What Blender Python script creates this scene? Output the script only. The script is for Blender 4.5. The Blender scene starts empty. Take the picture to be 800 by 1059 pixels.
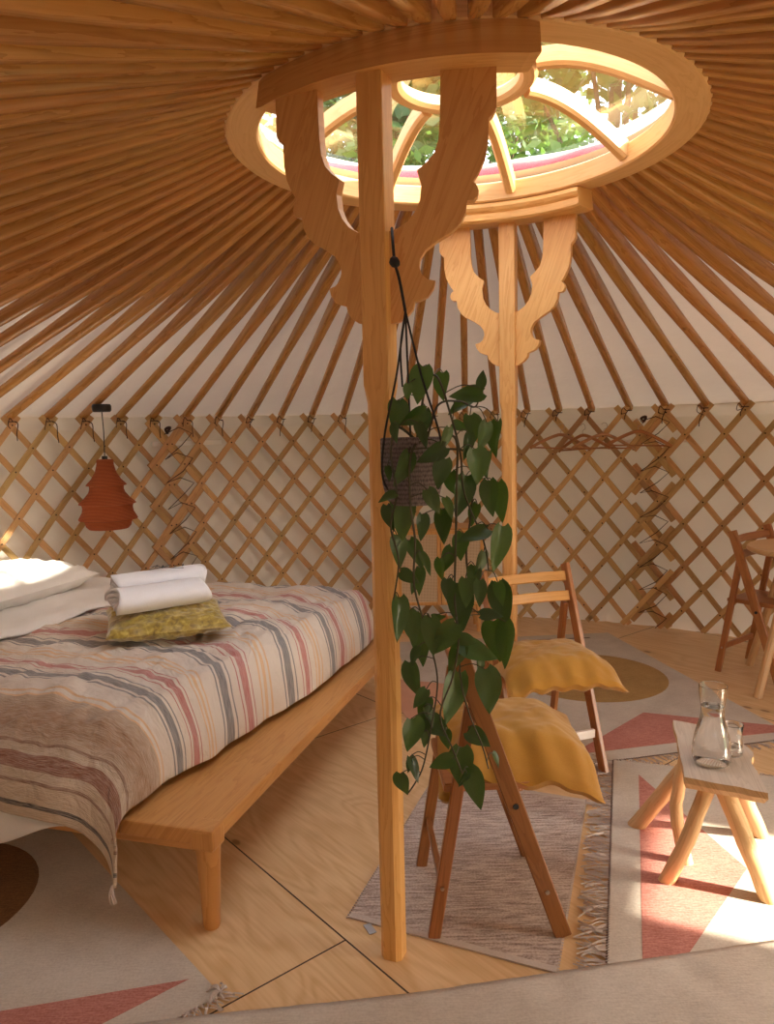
import bpy, bmesh, math, random
from mathutils import Vector, Matrix, noise
R = random.Random(7)
pi = math.pi
rad = math.radians
scene = bpy.context.scene
COL = scene.collection

# ---------------------------------------------------------------- helpers
def V(*a): return Vector(a)
CX, CY = 0.265, 2.547            # centre of the round room
EYE = 1.4
RW = 3.07                        # radius of the canvas wall
ZT = 1.53                        # height of the wall
RZ0, RZ1 = 2.317, 2.392          # crown ring, bottom and top
RO, RI = 0.747, 0.645            # crown ring, radii

def link(o, parent=None):
    COL.objects.link(o)
    if parent is not None: o.parent = parent
    return o

def obj(name, bm, mats, parent=None, smooth=False):
    me = bpy.data.meshes.new(name)
    bm.normal_update()
    bm.to_mesh(me); bm.free()
    if not isinstance(mats, (list, tuple)): mats = [mats]
    for m in mats: me.materials.append(m)
    if smooth:
        for p in me.polygons: p.use_smooth = True
        try: me.set_sharp_from_angle(angle=rad(38))
        except Exception: pass
    return link(bpy.data.objects.new(name, me), parent)

def tag(o, label, cat, group=None, kind=None):
    if label: o['label'] = label
    if cat: o['category'] = cat
    if group: o['group'] = group
    if kind: o['kind'] = kind
    return o

def thing(name, label, cat, loc=(0, 0, 0), rz=0, group=None):
    o = bpy.data.objects.new(name, None); COL.objects.link(o)
    o.location = loc; o.rotation_euler = (0, 0, rz); o.empty_display_size = .1
    return tag(o, label, cat, group)

def structure(o):
    o['kind'] = 'structure'; return o

def grain(bm, f):
    """uv in metres: f(co) -> (along the grain, across)"""
    uv = bm.loops.layers.uv.verify()
    for fc in bm.faces:
        for l in fc.loops: l[uv].uv = f(l.vert.co)

def grain_axis(bm, ax, off=None):
    off = off if off is not None else V(R.uniform(0, 9), R.uniform(0, 9), 0)
    o = [i for i in range(3) if i != ax]
    grain(bm, lambda c: (c[ax] + off.x, c[o[0]] + .73 * c[o[1]] + off.y))

def add_box(bm, x0, x1, y0, y1, z0, z1, bev=0.0):
    vs = [bm.verts.new(p) for p in ((x0,y0,z0),(x1,y0,z0),(x1,y1,z0),(x0,y1,z0),(x0,y0,z1),(x1,y0,z1),(x1,y1,z1),(x0,y1,z1))]
    fs = [bm.faces.new([vs[i] for i in q]) for q in ((3,2,1,0),(4,5,6,7),(0,1,5,4),(1,2,6,5),(2,3,7,6),(3,0,4,7))]
    if bev:
        es = list({e for f in fs for e in f.edges})
        bmesh.ops.bevel(bm, geom=es, offset=bev, segments=2, affect='EDGES', profile=.6)

def box(x0, x1, y0, y1, z0, z1, bev=0.0, ax=None):
    bm = bmesh.new(); add_box(bm, x0, x1, y0, y1, z0, z1, bev)
    if ax is None:
        d = (abs(x1-x0), abs(y1-y0), abs(z1-z0)); ax = d.index(max(d))
    grain_axis(bm, ax); return bm

def frames(pts, up=None):
    out = []; prev = None
    n = len(pts)
    for i, p in enumerate(pts):
        t = (pts[min(i+1, n-1)] - pts[max(i-1, 0)]).normalized()
        if up is not None: a = up
        elif prev is None: a = V(0, 0, 1) if abs(t.z) < .9 else V(1, 0, 0)
        else: a = prev
        s = t.cross(a).normalized(); u = s.cross(t).normalized(); prev = u
        out.append((p, s, u))
    return out

def add_sweep(bm, pts, sect, up=None, closed=False, caps=True):
    """sect(i) -> list of (s,u) offsets.  uv along length"""
    uv = bm.loops.layers.uv.verify()
    pts = [Vector(p) for p in pts]
    fr = frames(pts, up)
    if closed:
        n = len(pts); fr = []
        for i in range(n):
            t = (pts[(i+1) % n] - pts[i-1]).normalized(); s = t.cross(up).normalized(); fr.append((pts[i], s, s.cross(t)))
    rings = []; L = [0.]
    for i, (p, s, u) in enumerate(fr):
        if i: L.append(L[-1] + (pts[i]-pts[i-1]).length)
        rings.append([bm.verts.new(p + s*a + u*b) for a, b in sect(i)])
    m = len(rings[0]); oy = R.uniform(0, 9); ox = R.uniform(0, 9)
    per = [0.]
    sc = sect(0)
    for k in range(m):
        a, b = sc[k], sc[(k+1) % m]; per.append(per[-1] + math.hypot(a[0]-b[0], a[1]-b[1]))
    rng = len(rings) if closed else len(rings)-1
    for i in range(rng):
        j = (i+1) % len(rings)
        la, lb = L[i], (L[i+1] if i+1 < len(L) else L[i] + (pts[j]-pts[i]).length)
        for k in range(m):
            f = bm.faces.new([rings[i][k], rings[j][k], rings[j][(k+1) % m], rings[i][(k+1) % m]])
            for l, q in zip(f.loops, ((la, per[k]), (lb, per[k]), (lb, per[k+1]), (la, per[k+1]))): l[uv].uv = (q[0]+ox, q[1]+oy)
    if caps and not closed:
        bm.faces.new(rings[0][::-1]); bm.faces.new(rings[-1])
    return bm

def circ(r, n=8, ry=None, ph=0):
    ry = ry or r
    return [(r*math.cos(2*pi*k/n+ph), ry*math.sin(2*pi*k/n+ph)) for k in range(n)]

def add_tube(bm, pts, r, n=8):
    rr = (lambda i: r) if not callable(r) else r
    return add_sweep(bm, pts, lambda i: circ(rr(i), n))

def tube(pts, r, n=8): return fix(add_tube(bmesh.new(), pts, r, n))
def fix(bm):
    bmesh.ops.recalc_face_normals(bm, faces=bm.faces); return bm

def rect(w, h, c=0.0):
    w /= 2; h /= 2
    if not c: return [(-w,-h),(w,-h),(w,h),(-w,h)]
    return [(-w+c,-h),(w-c,-h),(w,-h+c),(w,h-c),(w-c,h),(-w+c,h),(-w,h-c),(-w,-h+c)]

def bar(p, q, w, h, c=0.002, up=None, taper=None):
    bm = bmesh.new(); t = taper or (1, 1)
    add_sweep(bm, [p, q], lambda i: rect(w*t[i], h*t[i], c), up)
    return fix(bm)

def spline(P, n=8):
    P = [Vector(p) for p in P]; out = []
    for i in range(len(P)-1):
        a, b, c, d = P[max(i-1, 0)], P[i], P[i+1], P[min(i+2, len(P)-1)]
        for k in range(n):
            t = k/n
            out.append(.5*((2*b)+(c-a)*t+(2*a-5*b+4*c-d)*t*t+(3*b-a-3*c+d)*t**3))
    out.append(P[-1]); return out

def lathe(prof, n=32, f=None):
    bm = bmesh.new(); uv = bm.loops.layers.uv.verify(); rings = []
    for r, z in prof:
        if r < 1e-6: rings.append([bm.verts.new((0, 0, z))])
        else:
            ring = []
            for k in range(n):
                a = 2*pi*k/n; rr = r*(f(a, z) if f else 1)
                ring.append(bm.verts.new((rr*math.cos(a), rr*math.sin(a), z)))
            rings.append(ring)
    for i in range(len(rings)-1):
        A, B = rings[i], rings[i+1]
        for k in range(n):
            k2 = (k+1) % n
            if len(A) == 1 and len(B) == 1: continue
            if len(A) == 1: fc = bm.faces.new((A[0], B[k2], B[k]))
            elif len(B) == 1: fc = bm.faces.new((A[k], A[k2], B[0]))
            else: fc = bm.faces.new((A[k], A[k2], B[k2], B[k]))
            for l in fc.loops:
                c = l.vert.co; an = math.atan2(c.y, c.x) % (2*pi)
                if k == n-1 and an < .01: an += 2*pi
                l[uv].uv = (an*.3, prof[i][1]*0+c.z)
    return fix(bm)

def add_prism(bm, poly, M, th):
    """poly in (s,z), extruded +-th/2 along third axis, M maps (s, n, z)"""
    a = [bm.verts.new(M @ V(s, -th/2, z)) for s, z in poly]
    b = [bm.verts.new(M @ V(s, th/2, z)) for s, z in poly]
    n = len(poly)
    bm.faces.new(a); bm.faces.new(b[::-1])
    for i in range(n): bm.faces.new((a[(i+1) % n], a[i], b[i], b[(i+1) % n]))
    return bm

def lerp(a, b, t): return a+(b-a)*t
def smooth01(x): x = max(0, min(1, x)); return x*x*(3-2*x)
def jit(c, s, k=1.0, seed=0):
    return (noise.noise(V(c[0]*s+seed, c[1]*s, c[2]*s))*k)

# ---------------------------------------------------------------- materials
def newmat(name):
    m = bpy.data.materials.new(name); m.use_nodes = True
    nt = m.node_tree
    return m, nt, nt.nodes['Principled BSDF']
def nd(nt, t, **kw):
    n = nt.nodes.new(t)
    for k, v in kw.items():
        if hasattr(n, k): setattr(n, k, v)
        else: n.inputs[k].default_value = v
    return n
def ramp(nt, stops, interp='LINEAR'):
    r = nt.nodes.new('ShaderNodeValToRGB'); cr = r.color_ramp; cr.interpolation = interp
    while len(cr.elements) > 1: cr.elements.remove(cr.elements[-1])
    cr.elements[0].position = stops[0][0]; cr.elements[0].color = (*stops[0][1], 1)
    for p, c in stops[1:]:
        e = cr.elements.new(p); e.color = (*c, 1)
    return r
def math_(nt, op, a, b=None, c=None):
    n = nt.nodes.new('ShaderNodeMath'); n.operation = op
    for i, v in enumerate((a, b, c)):
        if v is None: continue
        if isinstance(v, (int, float)): n.inputs[i].default_value = v
        else: nt.links.new(v, n.inputs[i])
    return n.outputs[0]
def mixc(nt, fac, a, b, mode='MIX'):
    n = nt.nodes.new('ShaderNodeMix'); n.data_type = 'RGBA'; n.blend_type = mode
    for s, v in ((n.inputs['Factor'], fac), (n.inputs['A'], a), (n.inputs['B'], b)):
        if isinstance(v, (int, float)): s.default_value = v
        elif isinstance(v, tuple): s.default_value = (*v, 1)
        else: nt.links.new(v, s)
    return n.outputs['Result']
def bump(nt, bsdf, h, dist=.002, strength=.6):
    b = nt.nodes.new('ShaderNodeBump'); b.inputs['Distance'].default_value = dist; b.inputs['Strength'].default_value = strength
    nt.links.new(h, b.inputs['Height']); nt.links.new(b.outputs[0], bsdf.inputs['Normal'])

def wood(name, light, dark, rough=.5, knots=True, vary=.25, sx=1.0, redden=0.0):
    m, nt, b = newmat(name); L = nt.links
    tc = nd(nt, 'ShaderNodeTexCoord'); oi = nd(nt, 'ShaderNodeObjectInfo')
    off = nd(nt, 'ShaderNodeVectorMath', operation='ADD')
    cmb = nd(nt, 'ShaderNodeCombineXYZ'); L.new(math_(nt, 'MULTIPLY', oi.outputs['Random'], 17.0), cmb.inputs[0]); L.new(math_(nt, 'MULTIPLY', oi.outputs['Random'], 7.0), cmb.inputs[1])
    L.new(tc.outputs['UV'], off.inputs[0]); L.new(cmb.outputs[0], off.inputs[1])
    mp = nd(nt, 'ShaderNodeMapping'); mp.inputs['Scale'].default_value = (1.1*sx, 14*sx, 1); L.new(off.outputs[0], mp.inputs[0])
    n1 = nd(nt, 'ShaderNodeTexNoise'); n1.inputs['Scale'].default_value = 1.6; n1.inputs['Detail'].default_value = 5; n1.inputs['Distortion'].default_value = .7; L.new(mp.outputs[0], n1.inputs['Vector'])
    mp2 = nd(nt, 'ShaderNodeMapping'); mp2.inputs['Scale'].default_value = (4*sx, 150*sx, 1); L.new(off.outputs[0], mp2.inputs[0])
    n2 = nd(nt, 'ShaderNodeTexNoise'); n2.inputs['Scale'].default_value = 1.0; n2.inputs['Detail'].default_value = 2; L.new(mp2.outputs[0], n2.inputs['Vector'])
    rg = math_(nt, 'FRACT', math_(nt, 'MULTIPLY', n1.outputs['Fac'], 7.0))
    rg = math_(nt, 'POWER', rg, 2.5)
    f = math_(nt, 'ADD', math_(nt, 'MULTIPLY', rg, .45), math_(nt, 'MULTIPLY', n2.outputs['Fac'], .55))
    r = ramp(nt, [(.15, light), (.85, dark)]); L.new(f, r.inputs[0])
    col = r.outputs[0]
    if knots:
        mp3 = nd(nt, 'ShaderNodeMapping'); mp3.inputs['Scale'].default_value = (2.2, 5, 1); L.new(off.outputs[0], mp3.inputs[0])
        vo = nd(nt, 'ShaderNodeTexVoronoi'); vo.inputs['Scale'].default_value = 1.3; L.new(mp3.outputs[0], vo.inputs['Vector'])
        k = ramp(nt, [(.02, (1, 1, 1)), (.075, (0, 0, 0))]); L.new(vo.outputs['Distance'], k.inputs[0])
        col = mixc(nt, math_(nt, 'MULTIPLY', k.outputs[0], .75), col, tuple(c*.35 for c in dark))
    hsv = nd(nt, 'ShaderNodeHueSaturation'); L.new(col, hsv.inputs['Color'])
    L.new(math_(nt, 'ADD', math_(nt, 'MULTIPLY', oi.outputs['Random'], vary), 1-vary/2), hsv.inputs['Value'])
    L.new(math_(nt, 'ADD', .5 + redden - .008*vary*2, math_(nt, 'MULTIPLY', math_(nt, 'FRACT', math_(nt, 'MULTIPLY', oi.outputs['Random'], 13.7)), .024*vary*2)), hsv.inputs['Hue'])
    L.new(hsv.outputs[0], b.inputs['Base Color'])
    b.inputs['Roughness'].default_value = rough
    bump(nt, b, n2.outputs['Fac'], .0006, .4)
    return m

def cloth(name, col, col2=None, scale=320, rough=.9, sheen=.2, var=.35, b_=.0012, big=6):
    m, nt, b = newmat(name); L = nt.links
    tc = nd(nt, 'ShaderNodeTexCoord')
    n1 = nd(nt, 'ShaderNodeTexNoise'); n1.inputs['Scale'].default_value = big; n1.inputs['Detail'].default_value = 4; L.new(tc.outputs['Object'], n1.inputs['Vector'])
    n2 = nd(nt, 'ShaderNodeTexNoise'); n2.inputs['Scale'].default_value = scale; n2.inputs['Detail'].default_value = 1; L.new(tc.outputs['Object'], n2.inputs['Vector'])
    col2 = col2 or tuple(c*.8 for c in col)
    f = math_(nt, 'ADD', math_(nt, 'MULTIPLY', n1.outputs['Fac'], 1-var), math_(nt, 'MULTIPLY', n2.outputs['Fac'], var))
    r = ramp(nt, [(.3, col2), (.7, col)]); L.new(f, r.inputs[0]); L.new(r.outputs[0], b.inputs['Base Color'])
    b.inputs['Roughness'].default_value = rough; b.inputs['Sheen Weight'].default_value = sheen
    bump(nt, b, f, b_, .5)
    return m

def plain(name, col, rough=.5, metal=0., **kw):
    m, nt, b = newmat(name); b.inputs['Base Color'].default_value = (*col, 1); b.inputs['Roughness'].default_value = rough; b.inputs['Metallic'].default_value = metal
    for k, v in kw.items(): b.inputs[k].default_value = v
    return m

M = {}
M['pole'] = wood('roof_pole_wood', (.56, .275, .08), (.36, .15, .033), .27, vary=.22)
M['crown'] = wood('crown_wood', (.80, .50, .22), (.68, .38, .14), .42, vary=.1)
M['post'] = wood('post_wood', (.74, .41, .14), (.60, .28, .075), .4, vary=.12)
M['lath'] = wood('lath_wood', (.58, .35, .15), (.43, .235, .09), .55, vary=.45)
M['bed'] = wood('bed_wood', (.66, .34, .11), (.52, .23, .06), .35, vary=.06)
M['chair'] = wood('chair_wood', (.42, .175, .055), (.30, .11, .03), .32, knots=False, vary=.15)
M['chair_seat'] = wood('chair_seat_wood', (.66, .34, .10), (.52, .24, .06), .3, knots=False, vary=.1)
M['chair_near'] = wood('chair_shaded_wood', (.30, .115, .035), (.20, .07, .02), .32, knots=False, vary=.15)  # darker copy of the chair wood, with the near chair's shade in its colour
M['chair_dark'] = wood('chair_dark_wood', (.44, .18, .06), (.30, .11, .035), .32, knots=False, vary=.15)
M['log'] = wood('log_wood', (.72, .47, .24), (.52, .30, .13), .6, vary=.2)
M['grey_wood'] = wood('weathered_wood', (.64, .55, .46), (.48, .39, .31), .6, vary=.05)
M['table'] = wood('table_wood', (.66, .42, .2), (.52, .3, .13), .4, knots=False, vary=.1)
M['black_cord'] = plain('black_cord', (.012, .011, .012), .7)
M['black_metal'] = plain('black_metal', (.02, .02, .02), .4)
M['brown_cord'] = plain('brown_cord', (.05, .02, .015), .8)
M['bolt'] = plain('bolt_steel', (.5, .42, .36), .35, 1.0)
M['tape_sunlit_bar'] = plain('white_tape_sunlit_bar', (.93, .91, .88), .5)  # white of the wall tape; on a chair bar it stands for sunlight
M['white_cloth'] = cloth('white_linen', (.86, .84, .82), (.78, .76, .74), 400, .9, .1)
M['towel'] = cloth('towel_terry', (.86, .87, .92), (.76, .77, .82), 420, 1.0, .4, .6, .004)
M['mustard'] = cloth('mustard_linen', (.46, .225, .016), (.36, .16, .01), 380, .85, .3, .35)
M['peach'] = cloth('peach_weave', (.62, .30, .17), (.5, .22, .12), 300)
M['grass'] = cloth('grass', (.12, .2, .05), (.06, .12, .02), 20, 1, 0, .5, .02)
M['bark'] = cloth('bark', (.16, .11, .07), (.08, .055, .035), 40, 1, 0, .5, .02)
M['outer_canvas'] = cloth('outer_canvas', (.62, .58, .5), None, 60)
M['red_band'] = cloth('red_band', (.40, .012, .025), (.28, .01, .02), 60)

def m_velvet():
    m, nt, b = newmat('gold_velvet'); L = nt.links
    tc = nd(nt, 'ShaderNodeTexCoord')
    n = nd(nt, 'ShaderNodeTexNoise'); n.inputs['Scale'].default_value = 42; n.inputs['Detail'].default_value = 5; n.inputs['Distortion'].default_value = .4; L.new(tc.outputs['Object'], n.inputs['Vector'])
    r = ramp(nt, [(.3, (.16, .10, .008)), (.52, (.38, .27, .03)), (.72, (.62, .50, .12))]); L.new(n.outputs['Fac'], r.inputs[0])
    L.new(r.outputs[0], b.inputs['Base Color']); b.inputs['Roughness'].default_value = .42; b.inputs['Sheen Weight'].default_value = .6
    bump(nt, b, n.outputs['Fac'], .006, .6); return m
M['velvet'] = m_velvet()

def m_canvas():
    m, nt, b = newmat('wall_canvas'); L = nt.links
    tc = nd(nt, 'ShaderNodeTexCoord')
    n = nd(nt, 'ShaderNodeTexNoise'); n.inputs['Scale'].default_value = 1.6; n.inputs['Detail'].default_value = 5; L.new(tc.outputs['Object'], n.inputs['Vector'])
    r = ramp(nt, [(.3, (.78, .71, .63)), (.7, (.86, .79, .71))]); L.new(n.outputs['Fac'], r.inputs[0])
    L.new(r.outputs[0], b.inputs['Base Color']); b.inputs['Roughness'].default_value = .9
    tr = nd(nt, 'ShaderNodeBsdfTranslucent'); tr.inputs[0].default_value = (.95, .86, .76, 1)
    mx = nd(nt, 'ShaderNodeMixShader'); mx.inputs[0].default_value = TRANSL
    L.new(b.outputs[0], mx.inputs[1]); L.new(tr.outputs[0], mx.inputs[2])
    L.new(mx.outputs[0], nt.nodes['Material Output'].inputs[0])
    n2 = nd(nt, 'ShaderNodeTexNoise'); n2.inputs['Scale'].default_value = 7; n2.inputs['Detail'].default_value = 3; L.new(tc.outputs['Object'], n2.inputs['Vector'])
    bump(nt, b, n2.outputs['Fac'], .02, .5); return m
TRANSL = .026
M['canvas'] = m_canvas()

def m_floor():
    m, nt, b = newmat('plywood_floor'); L = nt.links
    tc = nd(nt, 'ShaderNodeTexCoord')
    # u along d2, v along d1;  v measured from the seam line through (0,1.783)
    mp = nd(nt, 'ShaderNodeMapping', vector_type='TEXTURE'); mp.inputs['Location'].default_value = (-.142, 1.957, 0); mp.inputs['Rotation'].default_value = (0, 0, rad(-50.7))
    L.new(tc.outputs['Object'], mp.inputs[0])
    sx = nd(nt, 'ShaderNodeSeparateXYZ'); L.new(mp.outputs[0], sx.inputs[0])
    U, W = sx.outputs[0], sx.outputs[1]
    row = math_(nt, 'FLOOR', math_(nt, 'DIVIDE', W, 1.22))
    us = math_(nt, 'ADD', U, math_(nt, 'MULTIPLY', math_(nt, 'MODULO', math_(nt, 'ADD', row, 21.0), 2.0), 1.22))
    du = math_(nt, 'ABSOLUTE', math_(nt, 'SUBTRACT', math_(nt, 'FRACT', math_(nt, 'DIVIDE', us, 2.44)), .5))
    dw = math_(nt, 'ABSOLUTE', math_(nt, 'SUBTRACT', math_(nt, 'FRACT', math_(nt, 'DIVIDE', W, 1.22)), .5))
    s1 = math_(nt, 'GREATER_THAN', du, .5-.0011); s2 = math_(nt, 'GREATER_THAN', dw, .5-.0022)
    seam = math_(nt, 'MAXIMUM', s1, s2)
    cell = math_(nt, 'ADD', math_(nt, 'MULTIPLY', row, 3.7), math_(nt, 'MULTIPLY', math_(nt, 'FLOOR', math_(nt, 'DIVIDE', us, 2.44)), 11.3))
    cm = nd(nt, 'ShaderNodeCombineXYZ'); L.new(math_(nt, 'MULTIPLY', U, .55), cm.inputs[0]); L.new(math_(nt, 'MULTIPLY', W, 2.4), cm.inputs[1]); L.new(cell, cm.inputs[2])
    n1 = nd(nt, 'ShaderNodeTexNoise'); n1.inputs['Scale'].default_value = 1.7; n1.inputs['Detail'].default_value = 2; n1.inputs['Distortion'].default_value = .5; L.new(cm.outputs[0], n1.inputs['Vector'])
    rg = math_(nt, 'POWER', math_(nt, 'ABSOLUTE', math_(nt, 'SINE', math_(nt, 'MULTIPLY', n1.outputs['Fac'], 42.0))), 3.0)
    cm2 = nd(nt, 'ShaderNodeCombineXYZ'); L.new(math_(nt, 'MULTIPLY', U, 5.0), cm2.inputs[0]); L.new(math_(nt, 'MULTIPLY', W, 110.0), cm2.inputs[1]); L.new(cell, cm2.inputs[2])
    n2 = nd(nt, 'ShaderNodeTexNoise'); n2.inputs['Scale'].default_value = 1; n2.inputs['Detail'].default_value = 3; L.new(cm2.outputs[0], n2.inputs['Vector'])
    f = math_(nt, 'ADD', math_(nt, 'MULTIPLY', rg, .22), math_(nt, 'MULTIPLY', n2.outputs['Fac'], .6))
    f = math_(nt, 'ADD', f, math_(nt, 'MULTIPLY', n1.outputs['Fac'], .2))
    r = ramp(nt, [(.25, (.80, .57, .32)), (.75, (.64, .40, .18))]); L.new(f, r.inputs[0])
    col = r.outputs[0]
    vo = nd(nt, 'ShaderNodeTexVoronoi'); vo.inputs['Scale'].default_value = 3.6
    cm3 = nd(nt, 'ShaderNodeCombineXYZ'); L.new(math_(nt, 'MULTIPLY', U, .75), cm3.inputs[0]); L.new(math_(nt, 'MULTIPLY', W, 1.3), cm3.inputs[1]); L.new(cell, cm3.inputs[2]); L.new(cm3.outputs[0], vo.inputs['Vector'])
    k = ramp(nt, [(.045, (1, 1, 1)), (.075, (.25, .25, .25)), (.2, (0, 0, 0))]); L.new(vo.outputs['Distance'], k.inputs[0])
    col = mixc(nt, math_(nt, 'MULTIPLY', k.outputs[0], .8), col, (.20, .085, .025))
    col = mixc(nt, seam, col, (.05, .025, .01))
    L.new(col, b.inputs['Base Color']); b.inputs['Roughness'].default_value = .42
    bump(nt, b, math_(nt, 'SUBTRACT', n2.outputs['Fac'], math_(nt, 'MULTIPLY', seam, 3.0)), .0008, .4)
    return m
M['floor'] = m_floor()

def m_stripes():
    m, nt, b = newmat('striped_linen'); L = nt.links
    tc = nd(nt, 'ShaderNodeTexCoord'); sx = nd(nt, 'ShaderNodeSeparateXYZ'); L.new(tc.outputs['UV'], sx.inputs[0])
    mp = nd(nt, 'ShaderNodeMapping'); mp.inputs['Scale'].default_value = (3, 3, 3); L.new(tc.outputs['UV'], mp.inputs[0])
    nn = nd(nt, 'ShaderNodeTexNoise'); nn.inputs['Scale'].default_value = 2; L.new(mp.outputs[0], nn.inputs['Vector'])
    Bc = math_(nt, 'ADD', sx.outputs[1], math_(nt, 'MULTIPLY', math_(nt, 'SUBTRACT', nn.outputs['Fac'], .5), .02))
    cream = (.72, .635, .545); grey = (.19, .185, .19); red = (.50, .17, .15); ora = (.72, .46, .24); br = (.24, .13, .08); mar = (.25, .095, .05)
    P = .39
    def st(lst, span, base):
        s = [(0., base)]
        for a, w, c in lst: s += [(a/span, c), ((a+w)/span, base)]
        return s
    r1 = ramp(nt, st([(.044, .009, grey), (.064, .044, grey), (.122, .009, grey), (.168, .007, red), (.188, .036, red), (.238, .007, red), (.288, .010, ora), (.312, .016, ora), (.345, .010, ora)], P, cream), 'CONSTANT')
    pm = math_(nt, 'DIVIDE', math_(nt, 'MODULO', math_(nt, 'ADD', Bc, 10*P-.454), P), P); L.new(pm, r1.inputs[0])
    r2 = ramp(nt, st([(.026, .012, (.05, .04, .04)), (.088, .009, br), (.128, .05, mar), (.205, .012, br)], .4, (.52, .41, .30)), 'CONSTANT')
    L.new(math_(nt, 'DIVIDE', Bc, .4), r2.inputs[0])
    # broad rusty weft band above the hem stripes, deepened by painted shade on the drop
    mp4 = nd(nt, 'ShaderNodeMapping'); mp4.inputs['Scale'].default_value = (14, 40, 1); L.new(tc.outputs['UV'], mp4.inputs[0])
    n4 = nd(nt, 'ShaderNodeTexNoise'); n4.inputs['Scale'].default_value = 1.; n4.inputs['Detail'].default_value = 4; L.new(mp4.outputs[0], n4.inputs['Vector'])
    band = math_(nt, 'MULTIPLY', math_(nt, 'SMOOTH_MIN', math_(nt, 'MULTIPLY', math_(nt, 'SUBTRACT', Bc, .19), 14.), math_(nt, 'MULTIPLY', math_(nt, 'SUBTRACT', .42, Bc), 9.), .5), 1.0)
    bc = nd(nt, 'ShaderNodeClamp'); L.new(band, bc.inputs[0])
    hm = mixc(nt, math_(nt, 'MULTIPLY', bc.outputs[0], math_(nt, 'ADD', .25, math_(nt, 'MULTIPLY', n4.outputs['Fac'], 1.1))), r2.outputs[0], (.30, .15, .065))
    sel = math_(nt, 'GREATER_THAN', Bc, .385)
    col = mixc(nt, sel, hm, r1.outputs[0])
    mp2 = nd(nt, 'ShaderNodeMapping'); mp2.inputs['Scale'].default_value = (25, 330, 1); L.new(tc.outputs['UV'], mp2.inputs[0])
    n2 = nd(nt, 'ShaderNodeTexNoise'); n2.inputs['Scale'].default_value = 1; n2.inputs['Detail'].default_value = 2; L.new(mp2.outputs[0], n2.inputs['Vector'])
    r3 = ramp(nt, [(.35, (0, 0, 0)), (.68, (1, 1, 1))]); L.new(n2.outputs['Fac'], r3.inputs[0])
    col = mixc(nt, math_(nt, 'MULTIPLY', r3.outputs[0], .38), col, cream)
    L.new(col, b.inputs['Base Color']); b.inputs['Roughness'].default_value = .9; b.inputs['Sheen Weight'].default_value = .15
    mp3 = nd(nt, 'ShaderNodeMapping'); mp3.inputs['Scale'].default_value = (14, 18, 1); L.new(tc.outputs['UV'], mp3.inputs[0])
    n3 = nd(nt, 'ShaderNodeTexNoise'); n3.inputs['Scale'].default_value = 1; n3.inputs['Detail'].default_value = 5; n3.inputs['Distortion'].default_value = .6; L.new(mp3.outputs[0], n3.inputs['Vector'])
    bump(nt, b, math_(nt, 'ADD', n3.outputs['Fac'], math_(nt, 'MULTIPLY', n2.outputs['Fac'], .12)), .022, .8)
    return m
M['stripes'] = m_stripes()

def m_rug(name, col, col2, sc=1.0, heavy=.35, rot=0):
    m, nt, b = newmat(name); L = nt.links
    tc = nd(nt, 'ShaderNodeTexCoord'); mp = nd(nt, 'ShaderNodeMapping'); mp.inputs['Scale'].default_value = (30*sc, 260*sc, 10); mp.inputs['Rotation'].default_value = (0, 0, rot); L.new(tc.outputs['Object'], mp.inputs[0])
    n = nd(nt, 'ShaderNodeTexNoise'); n.inputs['Scale'].default_value = 1; n.inputs['Detail'].default_value = 3; L.new(mp.outputs[0], n.inputs['Vector'])
    n2 = nd(nt, 'ShaderNodeTexNoise'); n2.inputs['Scale'].default_value = 8; n2.inputs['Detail'].default_value = 6; L.new(tc.outputs['Object'], n2.inputs['Vector'])
    n3 = nd(nt, 'ShaderNodeTexNoise'); n3.inputs['Scale'].default_value = 150; n3.inputs['Detail'].default_value = 1; L.new(tc.outputs['Object'], n3.inputs['Vector'])
    f = math_(nt, 'ADD', math_(nt, 'MULTIPLY', n.outputs['Fac'], heavy), math_(nt, 'MULTIPLY', n2.outputs['Fac'], .7-heavy)); f = math_(nt, 'ADD', f, math_(nt, 'MULTIPLY', n3.outputs['Fac'], .3))
    r = ramp(nt, [(.37, col2), (.60, col)]); L.new(f, r.inputs[0]); L.new(r.outputs[0], b.inputs['Base Color'])
    b.inputs['Roughness'].default_value = .95
    bump(nt, b, f, .004, .6); return m
M['rug'] = m_rug('cream_kilim', (.60, .54, .46), (.47, .41, .34))
M['rug_red'] = m_rug('red_kilim', (.56, .25, .20), (.36, .12, .09), 1, .5)
M['rug_gold'] = m_rug('ochre_kilim', (.46, .29, .11), (.30, .17, .05), 1, .5)
M['rug_brown'] = m_rug('brown_kilim', (.26, .13, .045), (.14, .06, .02), 1, .5)
M['rug_grey'] = m_rug('grey_brown_weave', (.62, .52, .45), (.26, .19, .16), .45, .6, rad(24))
M['rug_dark'] = plain('dark_thread', (.16, .11, .09), 1)
M['fringe'] = cloth('fringe_cotton', (.60, .52, .46), (.42, .34, .30), 200)

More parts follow.
